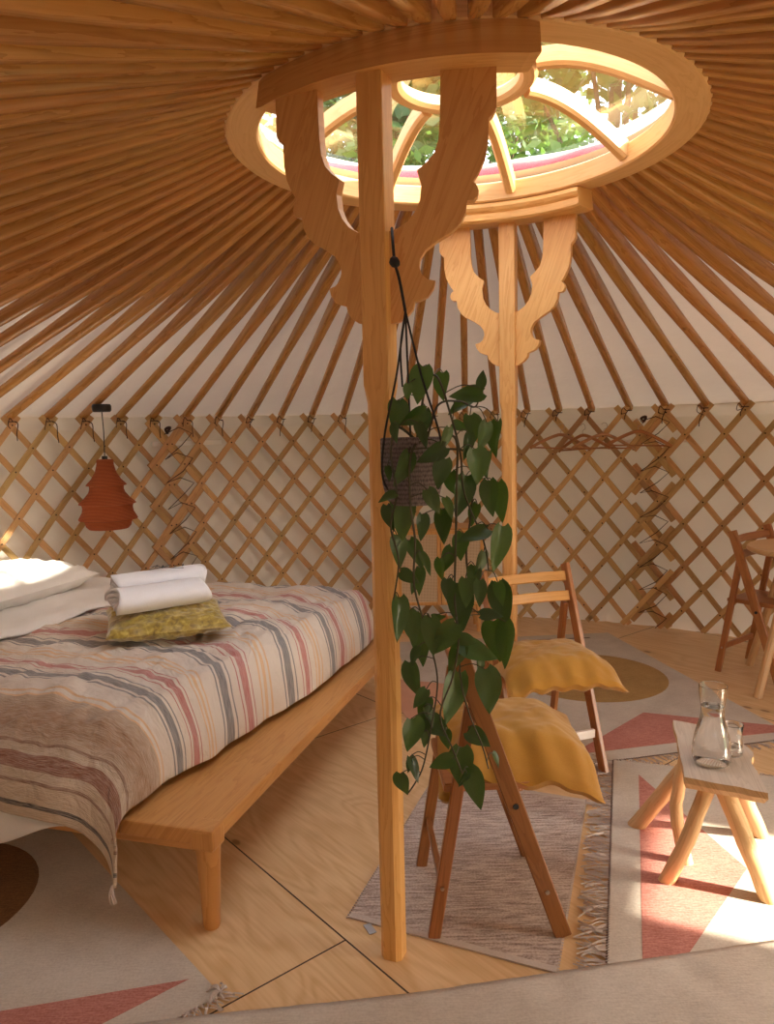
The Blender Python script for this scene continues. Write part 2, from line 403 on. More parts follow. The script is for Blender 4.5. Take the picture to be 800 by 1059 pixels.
def m_crochet():
    m, nt, b = newmat('rust_crochet'); L = nt.links
    tc = nd(nt, 'ShaderNodeTexCoord'); mp = nd(nt, 'ShaderNodeMapping'); mp.inputs['Scale'].default_value = (1, 1, 1); L.new(tc.outputs['UV'], mp.inputs[0])
    w = nd(nt, 'ShaderNodeTexWave', wave_type='BANDS', bands_direction='Y'); w.inputs['Scale'].default_value = 42; w.inputs['Distortion'].default_value = .4; L.new(mp.outputs[0], w.inputs['Vector'])
    w2 = nd(nt, 'ShaderNodeTexWave', wave_type='BANDS', bands_direction='X'); w2.inputs['Scale'].default_value = 32; L.new(mp.outputs[0], w2.inputs['Vector'])
    f = math_(nt, 'MULTIPLY', w.outputs['Fac'], math_(nt, 'ADD', .4, math_(nt, 'MULTIPLY', w2.outputs['Fac'], .6)))
    r = ramp(nt, [(.0, (.20, .035, .01)), (.6, (.52, .13, .035))]); L.new(f, r.inputs[0]); L.new(r.outputs[0], b.inputs['Base Color'])
    b.inputs['Roughness'].default_value = .9
    bump(nt, b, f, .004, .8); return m
M['crochet'] = m_crochet()

def m_basket():
    m, nt, b = newmat('basket_weave'); L = nt.links
    tc = nd(nt, 'ShaderNodeTexCoord'); mp = nd(nt, 'ShaderNodeMapping'); mp.inputs['Scale'].default_value = (140, 95, 1); L.new(tc.outputs['UV'], mp.inputs[0])
    vo = nd(nt, 'ShaderNodeTexVoronoi'); vo.inputs['Scale'].default_value = 1; vo.inputs['Randomness'].default_value = .35; L.new(mp.outputs[0], vo.inputs['Vector'])
    r = ramp(nt, [(.2, (.36, .29, .30)), (.7, (.05, .035, .04))]); L.new(vo.outputs['Distance'], r.inputs[0]); L.new(r.outputs[0], b.inputs['Base Color']); b.inputs['Roughness'].default_value = .85
    bump(nt, b, math_(nt, 'SUBTRACT', 1.0, vo.outputs['Distance']), .006, .9); return m
M['basket'] = m_basket()

def m_cane():
    m, nt, b = newmat('cane_webbing'); L = nt.links
    tc = nd(nt, 'ShaderNodeTexCoord'); mp = nd(nt, 'ShaderNodeMapping'); L.new(tc.outputs['Object'], mp.inputs[0])
    w = nd(nt, 'ShaderNodeTexWave', bands_direction='X'); w.inputs['Scale'].default_value = 32; L.new(mp.outputs[0], w.inputs['Vector'])
    w2 = nd(nt, 'ShaderNodeTexWave', bands_direction='Z'); w2.inputs['Scale'].default_value = 32; L.new(mp.outputs[0], w2.inputs['Vector'])
    f = math_(nt, 'MAXIMUM', w.outputs['Fac'], w2.outputs['Fac'])
    r = ramp(nt, [(.2, (.30, .2, .11)), (.7, (.66, .50, .32))]); L.new(f, r.inputs[0]); L.new(r.outputs[0], b.inputs['Base Color']); b.inputs['Roughness'].default_value = .7; return m
M['cane'] = m_cane()

def m_leaf(name, c1, c2, tr=.25, spec=.5):
    m, nt, b = newmat(name); L = nt.links
    tc = nd(nt, 'ShaderNodeTexCoord'); oi = nd(nt, 'ShaderNodeObjectInfo')
    n = nd(nt, 'ShaderNodeTexNoise'); n.inputs['Scale'].default_value = 25; L.new(tc.outputs['Object'], n.inputs['Vector'])
    f = math_(nt, 'ADD', math_(nt, 'MULTIPLY', oi.outputs['Random'], .7), math_(nt, 'MULTIPLY', n.outputs['Fac'], .4))
    r = ramp(nt, [(.2, c1), (.95, c2)]); L.new(f, r.inputs[0]); L.new(r.outputs[0], b.inputs['Base Color']); b.inputs['Roughness'].default_value = .33; b.inputs['Specular IOR Level'].default_value = spec
    t = nd(nt, 'ShaderNodeBsdfTranslucent'); L.new(mixc(nt, .5, r.outputs[0], (.2, .4, .03)), t.inputs[0])
    mx = nd(nt, 'ShaderNodeMixShader'); mx.inputs[0].default_value = tr
    L.new(b.outputs[0], mx.inputs[1]); L.new(t.outputs[0], mx.inputs[2]); L.new(mx.outputs[0], nt.nodes['Material Output'].inputs[0]); return m
M['leaf'] = m_leaf('pothos_leaf', (.014, .036, .010), (.055, .115, .022), .2)
M['stem'] = plain('vine_stem', (.05, .045, .02), .6)
M['tree_leaf'] = m_leaf('tree_leaf', (.07, .13, .03), (.22, .30, .09), .4, .3)
M['tree_leaf2'] = m_leaf('tree_leaf_dark', (.04, .09, .03), (.10, .17, .07), .4, .3)

def m_glass_sheet():
    m, nt, b = newmat('clear_dome'); L = nt.links
    t = nd(nt, 'ShaderNodeBsdfTransparent'); t.inputs[0].default_value = (.93, .95, .94, 1)
    g = nd(nt, 'ShaderNodeBsdfGlossy'); g.inputs['Roughness'].default_value = .04
    fr = nd(nt, 'ShaderNodeFresnel'); fr.inputs[0].default_value = 1.3
    mx = nd(nt, 'ShaderNodeMixShader'); L.new(math_(nt, 'MULTIPLY', fr.outputs[0], .45), mx.inputs[0]); L.new(t.outputs[0], mx.inputs[1]); L.new(g.outputs[0], mx.inputs[2])
    L.new(mx.outputs[0], nt.nodes['Material Output'].inputs[0]); return m
M['dome'] = m_glass_sheet()
M['glass'] = plain('clear_glass', (1, 1, 1), .0, **{'Transmission Weight': 1., 'IOR': 1.45})
M['water'] = plain('water', (.97, .98, .98), .0, **{'Transmission Weight': 1., 'IOR': 1.33})
M['soil'] = plain('soil', (.03, .02, .015), 1)

# ---------------------------------------------------------------- camera maths (for labels only and the camera itself)
F_PX = 780.0; PITCH = rad(6.07); ROLL = rad(-1.32)
def project(P):
    P = Vector(P) - V(0, 0, EYE)
    fw = P.y*math.cos(PITCH) - P.z*math.sin(PITCH); up = P.y*math.sin(PITCH) + P.z*math.cos(PITCH)
    if fw < .05: return None
    x, y = P.x/fw, up/fw; c, s = math.cos(ROLL), math.sin(ROLL)
    return 400 + (c*x + s*y)*F_PX, 529.5 - (-s*x + c*y)*F_PX
cam = bpy.data.cameras.new('camera'); camo = bpy.data.objects.new('camera', cam); COL.objects.link(camo)
cam.sensor_fit = 'VERTICAL'; cam.sensor_height = 24; cam.lens = 24*F_PX/1059; cam.clip_start = .02; cam.clip_end = 200
c, s = math.cos(ROLL), math.sin(ROLL)
X = V(1, 0, 0); UP = V(0, math.sin(PITCH), math.cos(PITCH)); FW = V(0, math.cos(PITCH), -math.sin(PITCH))
right = c*X + s*UP; up = -s*X + c*UP
mt = Matrix((right, up, -FW)).transposed().to_4x4(); mt.translation = V(0, 0, EYE)
camo.matrix_world = mt
scene.camera = camo

def pol(r, deg, z): return V(CX + r*math.cos(rad(deg)), CY + r*math.sin(rad(deg)), z)

# ---------------------------------------------------------------- room shell
DOOR = (-31.9, -19.2)     # doorway, degrees, on the right behind the viewpoint
bm = bmesh.new(); add = [bm.verts.new((CX + 3.13*math.cos(2*pi*k/96), CY + 3.13*math.sin(2*pi*k/96), 0)) for k in range(96)]
f = bm.faces.new(add); low = bmesh.ops.extrude_face_region(bm, geom=[f]); 
bmesh.ops.translate(bm, verts=[v for v in low['geom'] if isinstance(v, bmesh.types.BMVert)], vec=(0, 0, -.06)); fix(bm)
structure(obj('floor', bm, M['floor']))

def wall():
    bm = bmesh.new(); n = 360; rows = [-.03, .03, .08, .14, .2, .5, 1.0, 1.44, 1.45, 1.46, 1.5, ZT+.03]
    grid = []
    for i in range(n+1):
        a = i*360/n; colv = []
        for z in rows:
            pl = .012*math.sin(a*2.9+1.3*math.sin(a*.7))*max(0, 1-z/.25) + .004*math.sin(a*.9+z*3)
            r = RW + pl + (.006 if 1.448 < z < 1.47 else 0)
            colv.append(bm.verts.new(pol(r, a, z)))
        grid.append(colv)
    for i in range(n):
        a = i*360/n; a = a-360 if a > 180 else a
        for j in range(len(rows)-1):
            if DOOR[0] <= a < DOOR[1] and rows[j+1] <= 1.441: continue
            bm.faces.new((grid[i+1][j], grid[i][j], grid[i][j+1], grid[i+1][j+1]))
    o = obj('wall_round', bm, M['canvas'], smooth=True)
    return structure(o)
wall()
# conical canvas roof lining over the poles
def roof():
    bm = bmesh.new(); n = 180; prof = [(RW+.005, ZT+.0), (RW-.1, ZT+.065), (2.2, 1.53+.055+.386*(2.98-2.2)), (1.4, 1.53+.055+.386*(2.98-1.4)), (.77, 2.428), (.70, 2.438)]
    rings = [[bm.verts.new(pol(r, k*360/n, z)) for k in range(n)] for r, z in prof]
    for i in range(len(prof)-1):
        for k in range(n): bm.faces.new((rings[i][k], rings[i][(k+1) % n], rings[i+1][(k+1) % n], rings[i+1][k]))
    structure(obj('ceiling', bm, M['canvas'], smooth=True))
roof()
# white tape strips on the wall lining
for n_, (a0, a1) in enumerate([(117.5, 126.5), (70, 66), (62.5, 54.5)]):
    if a0 < a1: a0, a1 = a1, a0
    bm = bmesh.new(); pts = [pol(RW-.055, a0+(a1-a0)*k/10, 1.325 + (.03 if n_ == 0 else -.03)) for k in range(11)]
    add_sweep(bm, pts, lambda i: rect(.008, .03), V(0, 0, 1)); fix(bm)
    structure(obj('trim_%d' % (n_+1), bm, M['tape_sunlit_bar']))
# door frame and open leaf, right behind the viewpoint
def door():
    e = bpy.data.objects.new('door_1', None); COL.objects.link(e); structure(e)
    for a in DOOR:
        p = pol(RW, a, 0); obj('jamb', bar(p, p+V(0, 0, 1.48), .04, .06, .004, V(math.cos(rad(a)), math.sin(rad(a)), 0)), M['post'], e)
    a, b_ = pol(RW, DOOR[0], 1.465), pol(RW, DOOR[1], 1.465)
    obj('lintel', bar(a, b_, .08, .06, .004, V(0, 0, 1)), M['post'], e)
door()

# ---------------------------------------------------------------- pole angles
ang = []
a = 105.2
while a < 105.2+190: ang.append(a); a += 4.25
a = 105.2-4.25
while a > 64: ang.append(a); a -= 4.27
a = 62.0
while a > 105.2+190-360-2.5: ang.append(a); a -= 4.7
ang = sorted(x % 360 if x % 360 <= 180 else x % 360 - 360 for x in ang)

# ---------------------------------------------------------------- roof poles
PSL = (2.345-1.545)/(2.98-.765)
def pole_pts(a):
    return pol(.738, a, 2.352), pol(3.0, a, 1.528)
def pole_mesh(L):
    bm = bmesh.new(); n = 14; pts = [V(0, 0, L*k/n) for k in range(n+1)]
    def sec(i):
        t = i/n; k = min(1, max(0, (t-.30)/.35)); k = k*k*(3-2*k)
        w = .037*(1-k)+.041*k; h = .070*(1-k)+.044*k
        if i == 0: w *= .8; h *= .8
        c_ = .003*(1-k)+.011*k
        return rect(w, h, c_)
    add_sweep(bm, pts, sec, V(0, 1, 0)); fix(bm)
    me = bpy.data.meshes.new('roof_pole')
    bm.to_mesh(me); bm.free(); me.materials.append(M['pole'])
    for p in me.polygons: p.use_smooth = True
    me.set_sharp_from_angle(angle=rad(50))
    return me
p0, p1 = pole_pts(0); PL = (p1-p0).length
pmeshes = [pole_mesh(PL) for _ in range(6)]
def loop_mesh(seed):
    rr = random.Random(seed); bm = bmesh.new()
    add_tube(bm, spline([(0, .024, -.02), (.022, 0, -.02), (0, -.026, -.02), (-.022, 0, -.02), (0, .024, -.018)], 4), .0028, 5)
    dx = rr.uniform(-.03, .03); ln = rr.uniform(.05, .13)
    add_tube(bm, spline([(.0, -.024, -.02), (dx*.5+.012, -.03, -.0-ln*.3), (dx, -.028, -ln*.7-.01), (dx*1.2, -.026, -ln-.02)], 4), .003, 5)
    add_tube(bm, spline([(-.01, -.024, -.02), (-.03, -.034, -.0), (-.04, -.03, -.04), (-.02-dx, -.028, -ln*.55)], 4), .0024, 5)
    me = bpy.data.meshes.new('cord'); bm.to_mesh(me); bm.free(); me.materials.append(M['brown_cord'])
    return me
cmeshes = [loop_mesh(i) for i in range(6)]
shown = []
for a in ang:
    A, B = pole_pts(a); vis = []
    for k in range(41):
        q = A.lerp(B, k/40); pr = project(q)
        if pr and -6 < pr[0] < 806 and -6 < pr[1] < 1065: vis.append((k/40, pr))
    if vis: shown.append((a, A, B, vis))
info = []
for a, A, B, vis in shown:
    t, pr = vis[-1]
    if t > .98 and pr[1] > 395: kind = 'foot'; key = pr[0]
    elif pr[0] < 60 and pr[1] > 20: kind = 'left'; key = -pr[1]
    elif pr[0] > 740 and pr[1] > 20: kind = 'right'; key = -pr[1]
    else: kind = 'top'; key = pr[0]
    info.append([kind, key, a, A, B])
ORD = ['first', 'second', 'third', 'fourth', 'fifth', 'sixth', 'seventh', 'eighth', 'ninth', 'tenth', 'eleventh', 'twelfth', 'thirteenth', 'fourteenth', 'fifteenth', 'sixteenth', 'seventeenth', 'eighteenth', 'nineteenth', 'twentieth', 'twenty-first', 'twenty-second', 'twenty-third', 'twenty-fourth', 'twenty-fifth', 'twenty-sixth', 'twenty-seventh', 'twenty-eighth']
labels = {}
for kind in ('foot', 'left', 'right', 'top'):
    L_ = sorted([i for i in info if i[0] == kind], key=lambda i: i[1])
    n = len(L_)
    for k, i in enumerate(L_):
        if kind == 'foot':
            if i[1] < 385: t = '%s roof pole foot from the left edge along the lattice top, orange-brown wood' % ORD[k]
            else: t = '%s roof pole foot from the right edge along the lattice top, orange-brown wood' % ORD[n-1-k]
        elif kind == 'left': t = 'orange-brown roof pole crossing the left edge of the picture, %s from the bottom up' % ORD[k]
        elif kind == 'right': t = 'orange-brown roof pole crossing the right edge of the picture, %s from the bottom up' % ORD[k]
        else: t = 'dark-shaded roof pole crossing the top edge of the picture, %s from the left' % ORD[k]
        labels[i[2]] = t
lampa = min(ang, key=lambda x: abs(x-135.6))
labels[lampa] = 'orange-brown roof pole with the black lamp canopy hung beneath its lower end'
for kind, key, a, A, B in info:
    o = bpy.data.objects.new('roof_pole', R.choice(pmeshes)); COL.objects.link(o)
    wob = V(R.uniform(-.006, .006), R.uniform(-.006, .006), R.uniform(-.006, .006))
    d = (B+wob-A).normalized(); sd = V(-math.sin(rad(a)), math.cos(rad(a)), 0); u = sd.cross(d).normalized()
    if u.z < 0: u = -u; 
    sd2 = u.cross(d)
    o.matrix_world = Matrix((sd2, u, d)).transposed().to_4x4(); o.location = A
    tag(o, labels[a], 'roof pole', 'roof poles fanning from the crown ring to the lattice wall')
    if kind == 'foot':
        c_ = bpy.data.objects.new('cord', R.choice(cmeshes)); COL.objects.link(c_); c_.parent = o
        loc = pol(2.955, a, 1.525)
        mw = Matrix.Rotation(rad(a-90), 4, 'Z'); mw.translation = loc
        c_.matrix_parent_inverse = (Matrix.Translation(A) @ Matrix((sd2, u, d)).transposed().to_4x4()).inverted()
        c_.matrix_basis = mw

# ---------------------------------------------------------------- lattice wall: sections of crossing laths
K = .827/2.975     # rad per metre of height
def lath_bm(a_foot_deg, sgn, z0, z1, r, rr):
    bm = bmesh.new(); n = max(2, int(abs(z1-z0)/.12)); pts = []
    for k in range(n+1):
        z = z0 + (z1-z0)*k/n; an = rad(a_foot_deg) + sgn*K*(z-1.485)
        pts.append(V(CX + r*math.cos(an), CY + r*math.sin(an), z))
    # up = radial so the flat side faces the room
    uv = bm.loops.layers.uv.verify(); rings = []; L = 0
    w, h = rr.uniform(.034, .039), .011
    for k, p in enumerate(pts):
        t = (pts[min(k+1, n)]-pts[max(k-1, 0)]).normalized(); nr = (p-V(CX, CY, p.z)).normalized(); sd = t.cross(nr).normalized()
        rings.append([bm.verts.new(p+sd*x+nr*y) for x, y in rect(w, h, .002)])
    m_ = 8; ox, oy = rr.uniform(0, 9), rr.uniform(0, 9)
    for k in range(n):
        l0 = (pts[k]-pts[0]).length; l1 = (pts[k+1]-pts[0]).length
        for j in range(m_):
            f = bm.faces.new((rings[k][j], rings[k+1][j], rings[k+1][(j+1) % m_], rings[k][(j+1) % m_]))
            for l, q in zip(f.loops, ((l0, j*.012), (l1, j*.012), (l1, j*.012+.012), (l0, j*.012+.012))): l[uv].uv = (q[0]+ox, q[1]+oy)
    bm.faces.new(rings[0][::-1]); bm.faces.new(rings[-1])
    return fix(bm)
def lattice(label, hi, lo, dr, extra=0.0):
    rr = random.Random(int(hi*10)); e = thing('lattice_panel', label, 'lattice', pol(2.97, (hi+lo)/2, 0), 0, 'lattice panels of the round wall')
    inv = Matrix.Translation(e.location).inverted()
    made = 0
    ln = math.degrees(K*1.49)
    A2 = ang+[x+360 for x in ang]+[x-360 for x in ang]
    joints = bmesh.new()
    for a in A2:
        for sgn, r in ((1, 2.978), (-1, 2.965)):
            # angle at z: a + sgn*K*(z-1.485); keep z where lo<=angle<=hi
            z0, z1 = .03, 1.535
            lim = []
            for bnd in (lo, hi):
                z = 1.485 + rad(bnd-a)/(sgn*K); lim.append(z)
            zl, zh = min(lim), max(lim)
            z0 = max(z0, zl-.03); z1 = min(z1, zh+.03)
            if z1-z0 < .09 or made >= 99: continue
            bm = lath_bm(a+extra, sgn, z0, z1, r+dr, rr); o = obj('lath', bm, M['lath'], e); o.matrix_parent_inverse = inv; made += 1
    # small knotted rivets where laths cross
    bm = bmesh.new()
    A3 = sorted(A2)
    for a, an2 in zip(A3, A3[1:]):
        if an2-a > 6: continue
        for k in range(0, 12):
            z = 1.485 - k*rad((an2-a)/2)/K
            an = a if k % 2 == 0 else (a+an2)/2
            if lo+.5 < an < hi-.5 and z > .04:
                p = pol(2.957+dr, an+extra, z); nr = V(math.cos(rad(an)), math.sin(rad(an)), 0); t = V(-nr.y, nr.x, 0)
                ring = [bm.verts.new(p + t*(.0055*math.cos(q*pi/3)) + V(0, 0, .0055*math.sin(q*pi/3))) for q in range(6)]
                c_ = bm.verts.new(p - nr*.004)
                for q in range(6): bm.faces.new((ring[q], ring[(q+1) % 6], c_))
    fix(bm); o = obj('rivet', bm, M['brown_cord'], e); o.matrix_parent_inverse = inv; o['kind'] = 'stuff'
    return e
S1, S2 = 123.6, 58.4
lattice('lit wooden lattice panel behind the bed, hung with the lamp, left of the corded join', 188, S1-2.6, 0, 0)
lattice('wooden lattice panel between the two corded joins, behind the posts and plant', S1+2.6, S2-2.6, -.026, .8)
lattice('shaded wooden lattice panel at the right, behind the round table', S2+2.4, DOOR[1]+1, 0, 0)
def lashing(aj, label):
    rr = random.Random(int(aj)); bm = bmesh.new(); pts = []
    for k in range(9):
        z = 1.43 - k*.165; s_ = (2.1 if k % 2 else -2.1)
        pts.append(pol(2.93, aj+1.9, z+rr.uniform(-.015, .015))); pts.append(pol(2.925, aj+.2+rr.uniform(-.3, .3), z+.03)); pts.append(pol(2.93, aj-1.7, z-.01)); pts.append(pol(2.925, aj-.3, z-.085+rr.uniform(-.01, .01)))
    add_tube(bm, pts, .003, 5)
    add_tube(bm, spline([pol(2.92, aj+1.5, 1.43), pol(2.91, aj+1.2, 1.46), pol(2.91, aj+1.8, 1.45), pol(2.915, aj+1.5, 1.42)], 4), .009, 6)
    tag(obj('lashing_cord', fix(bm), M['brown_cord'], smooth=True), label, 'cord', 'cords lashing the lattice panels together')
lashing(S1, 'dark cord lacing the lattice join at the left, above the bed')
lashing(S2, 'dark cord lacing the lattice join at the right, below the hangers')

# ---------------------------------------------------------------- crown ring
def arc_pts(r, z, n, a0=0, a1=360): return [pol(r, a0+(a1-a0)*k/n, z) for k in range(n + (0 if a1-a0 == 360 else 1))]
crown = thing('crown_ring', 'round pale pine roof ring with eight curved spokes and small centre ring', 'roof ring', (CX, CY, RZ0))
cinv = Matrix.Translation(crown.location).inverted()
def cp(name, bm, mat, parent=crown, smooth=False):
    o = obj(name, bm, mat, parent, smooth); o.matrix_parent_inverse = cinv; return o
bm = bmesh.new()
rw = (RO-RI); rh = RZ1-RZ0
add_sweep(bm, arc_pts((RO+RI)/2, (RZ0+RZ1)/2, 128), lambda i: rect(rw, rh, .006), V(0, 0, 1), closed=True); fix(bm)
cp('outer_ring', bm, M['crown'], smooth=True)
bm = bmesh.new(); add_sweep(bm, arc_pts(.218, 2.527, 64), lambda i: rect(.058, .05, .012), V(0, 0, 1), closed=True); fix(bm)
cp('centre_ring', bm, M['crown'], smooth=True)
for k in range(8):
    a = 21.5+45*k; bm = bmesh.new()
    P = []
    for t in [i/14 for i in range(15)]:
        r = RI+.01 - t*(RI-.24)
        z = 2.362 + .165*math.sin(t*pi/2)
        P.append(pol(r, a, z))
    side = V(-math.sin(rad(a)), math.cos(rad(a)), 0)
    def sec(i):
        return [(-.021, -.02), (-.012, -.03), (.012, -.03), (.021, -.02), (.021, .026), (-.021, .026)]
    add_sweep(bm, P, sec, V(0, 0, 1)); fix(bm)
    cp('spoke', bm, M['crown'])
dome = thing('skylight_dome', 'clear plastic dome with red and white rim covering the crown ring opening', 'skylight', (CX, CY, 2.42))
bm = bmesh.new(); prof = [(.80, 2.42), (.72, 2.47), (.6, 2.535), (.45, 2.595), (.3, 2.63), (.15, 2.65), (0, 2.655)]
rings = []
for r, z in prof: rings.append([bm.verts.new(V(r*math.cos(2*pi*k/64), r*math.sin(2*pi*k/64), z-2.42)) for k in range(64)] if r else [bm.verts.new((0, 0, z-2.42))])
for i in range(len(prof)-1):
    for k in range(64):
        if len(rings[i+1]) == 1: bm.faces.new((rings[i][k], rings[i][(k+1) % 64], rings[i+1][0]))
        else: bm.faces.new((rings[i][k], rings[i][(k+1) % 64], rings[i+1][(k+1) % 64], rings[i+1][k]))
obj('dome_shell', bm, M['dome'], dome, True)
bm = bmesh.new(); add_sweep(bm, [V(.86*math.cos(2*pi*k/96), .86*math.sin(2*pi*k/96), .055+.004*math.sin(k*1.1)) for k in range(96)], lambda i: circ(.03, 10, .044), V(0, 0, 1), closed=True); fix(bm)
obj('red_band', bm, M['red_band'], dome, True)
bm = bmesh.new(); add_sweep(bm, [V(.90*math.cos(2*pi*k/96), .90*math.sin(2*pi*k/96), 118e-3+.004*math.sin(k*.8)) for k in range(96)], lambda i: circ(.016, 8, .012), V(0, 0, 1), closed=True); fix(bm)
obj('white_rope', bm, M['outer_canvas'], dome, True)

# ---------------------------------------------------------------- support posts with carved brackets
OUTER = [(.300, 2.245), (.300, 2.150), (.292, 2.136), (.280, 2.126), (.279, 2.075), (.272, 2.040), (.256, 2.008), (.240, 1.985), (.250, 1.977), (.255, 1.964), (.252, 1.952), (.243, 1.944), (.226, 1.943), (.222, 1.915), (.208, 1.890), (.186, 1.872), (.150, 1.853), (.122, 1.834), (.107, 1.812), (.105, 1.795), (.112, 1.775), (.126, 1.764), (.145, 1.760), (.140, 1.742), (.126, 1.724), (.108, 1.716), (.092, 1.712), (.088, 1.695), (.074, 1.680), (.055, 1.668), (.026, 1.660)]
INNER = [(.026, 1.880), (.052, 1.886), (.078, 1.901), (.098, 1.924), (.110, 1.950), (.114, 1.985), (.104, 2.018), (.126, 2.034), (.147, 2.055), (.158, 2.085), (.162, 2.13), (.165, 2.245)]
def support(name_label, ang_deg, flip):
    r = .732 if flip else .705; base = pol(r, ang_deg, 0); n = V(math.cos(rad(ang_deg)), math.sin(rad(ang_deg)), 0); t = V(-n.y, n.x, 0)
    if flip: t = -t
    e = thing('support_post', name_label, 'post', base, 0, 'carved posts holding up the crown ring')
    inv = Matrix.Translation(base).inverted()
    def part(nm, bm, m=M['post'], sm=False):
        o = obj(nm, bm, m, e, sm); o.matrix_parent_inverse = inv; return o
    # shaft: square above 1.52, slimmer with chamfered corners below
    zs = [(0, .058, .012), (1.47, .058, .012), (1.515, .066, .0025), (2.25, .066, .0025)]
    bm = bmesh.new(); rings = []
    for z, w, ch in zs: rings.append([bm.verts.new(base + t*x + n*y + V(0, 0, z)) for x, y in rect(w, w, ch)])
    for i in range(3):
        for k in range(8): bm.faces.new((rings[i][k], rings[i][(k+1) % 8], rings[i+1][(k+1) % 8], rings[i+1][k]))
    bm.faces.new(rings[0][::-1]); bm.faces.new(rings[-1]); fix(bm); grain_axis(bm, 2); part('shaft', bm)
    for s_ in (1, -1):
        # bracket boards turned slightly inward to follow the ring
        th = rad(17 if s_ > 0 else 3) if not flip else rad(8)
        d = (t*s_*math.cos(th) - n*math.sin(th)).normalized(); nn = V(0, 0, 1).cross(d)
        Mx = Matrix(((d.x, nn.x, 0, base.x), (d.y, nn.y, 0, base.y), (0, 0, 1, 0), (0, 0, 0, 1)))
        ks = .95 if flip else (.965 if s_ > 0 else .90)
        bm = bmesh.new(); add_prism(bm, [(a_*ks, b_) for a_, b_ in INNER + OUTER], Mx, .028)
        bm.normal_update(); bmesh.ops.triangulate(bm, faces=[f for f in bm.faces if len(f.verts) > 4]); fix(bm)
        grain(bm, lambda c_: (c_.z*.9+.5*(c_-base).dot(t), (c_-base).dot(t)*.8-.3*c_.z)); part('bracket', bm)
    # curved moulded beam
    bm = bmesh.new(); pts = arc_pts(.705, 2.2775, 28, ang_deg-27.5, ang_deg+(27.5 if flip else 31))
    prof = [(-.052, -.038), (.044, -.038), (.052, -.030), (.052, -.006), (.047, -.002), (.055, .006), (.060, .018), (.058, .030), (.052, .036), (.040, .0395), (-.040, .0395)]
    # positive s is towards the room centre for the back beam, so mirror the profile to have the moulding on the inner side
    def sec(i):
        k = 1.0
        if i in (0, 28): k = .86
        return [(-x if True else x, z*(1 if i not in (0, 28) else .9)) for x, z in prof]
    add_sweep(bm, pts, sec, V(0, 0, 1)); fix(bm); part('curved_beam', bm, M['post'])
    return e
ANG = 67.2
support('tall front post with carved bracket wings, plant hanging beside it', ANG-180, False)
support('tall back post with pale carved bracket wings, behind the plant', 69.0, True)
M_ = None

# ---------------------------------------------------------------- pendant lamp
def lamp():
    A, B = pole_pts(lampa); q = A.lerp(B, .88); top = q.z-.028
    e = thing('pendant_lamp', 'rust-red crocheted pendant lampshade on a black cord above the bed', 'lamp', (q.x, q.y, 0))
    obj('canopy', lathe([(0, top), (.05, top), (.055, top-.01), (.055, top-.035), (.048, top-.045), (0, top-.047)], 24), M['black_metal'], e, True)
    zt = 1.275
    obj('power_cord', tube([(0, 0, top-.04), (.004, .0, (top+zt)/2), (0, 0, zt)], .003, 6), M['black_metal'], e)
    pr = [(.018, zt+.002), (.046, zt), (.048, zt-.008), (.049, zt-.03), (.060, zt-.075), (.084, zt-.115), (.114, zt-.147), (.116, zt-.152), (.098, zt-.157), (.097, zt-.175), (.104, zt-.195), (.130, zt-.228), (.160, zt-.256), (.163, zt-.262), (.146, zt-.267), (.142, zt-.285), (.146, zt-.31), (.160, zt-.335), (.168, zt-.350), (.166, zt-.356), (.138, zt-.361), (.132, zt-.375), (.128, zt-.395), (.112, zt-.412), (.106, zt-.408), (.120, zt-.38), (.135, zt-.27), (.09, zt-.16), (.042, zt-.05), (.042, zt-.01)]
    sh = obj('lamp_shade', lathe(pr, 40), M['crochet'], e, True)
    obj('lamp_socket', lathe([(0, zt+.02), (.016, zt+.02), (.018, zt-.05), (0, zt-.05)], 16), M['black_metal'], e, True)
lamp()

# ---------------------------------------------------------------- bed
BO = V(-.505, 1.985, 0); bv = V(.28, .96, 0); bu = V(-.96, .28, 0)
def bed(u, v, z): return BO + bu*u + bv*v + V(0, 0, z)
def bedbm(f):
    bm = f; return bm
BM = Matrix(((bu.x, bv.x, 0, BO.x), (bu.y, bv.y, 0, BO.y), (0, 0, 1, 0), (0, 0, 0, 1)))
frame = thing('bed_frame', 'low honey-coloured wooden bed platform with wide plank rim and round legs', 'bed'); 
frame.matrix_world = BM
LU, LV = 2.02, 1.95
def bpart(n, bm, m=M['bed'], sm=False, par=frame): return obj(n, bm, m, par, sm)
bpart('side_plank', box(0, .30, 0, LV, .262, .308, .006, 1))
bpart('side_plank', box(LU-.30, LU, 0, LV, .262, .308, .006, 1))
bpart('end_plank', box(.302, LU-.302, 0, .12, .262, .308, .006, 0))
bpart('end_plank', box(.302, LU-.302, LV-.12, LV, .262, .308, .006, 0))
bpart('front_rail', box(.05, LU-.05, .018, .045, .235, .2615, .003))
for u, v in ((.037, .037), (LU-.037, .037), (.037, LV-.037), (LU-.037, LV-.037)):
    bm = lathe([(0, 0), (.022, 0), (.025, .008), (.035, .235), (.036, .265), (0, .265)], 24)
    bmesh.ops.translate(bm, verts=bm.verts, vec=(u, v, 0)); grain_axis(bm, 2)
    bpart('leg', bm, M['bed'], True)
# corner block with rounded upright grain
bm = box(-.001, .075, -.001, .072, .244, .3085, .010, 2); bpart('corner_block', bm)
bm = bmesh.new()
add_box(bm, .42, LU-.12, .24, LV-.05, .309, .47, .06)
mat_ = obj('mattress', bm, M['white_cloth'], None, True); mat_.matrix_world = BM
tag(mat_, 'thick white mattress lying on the wooden bed platform under the covers', 'mattress')
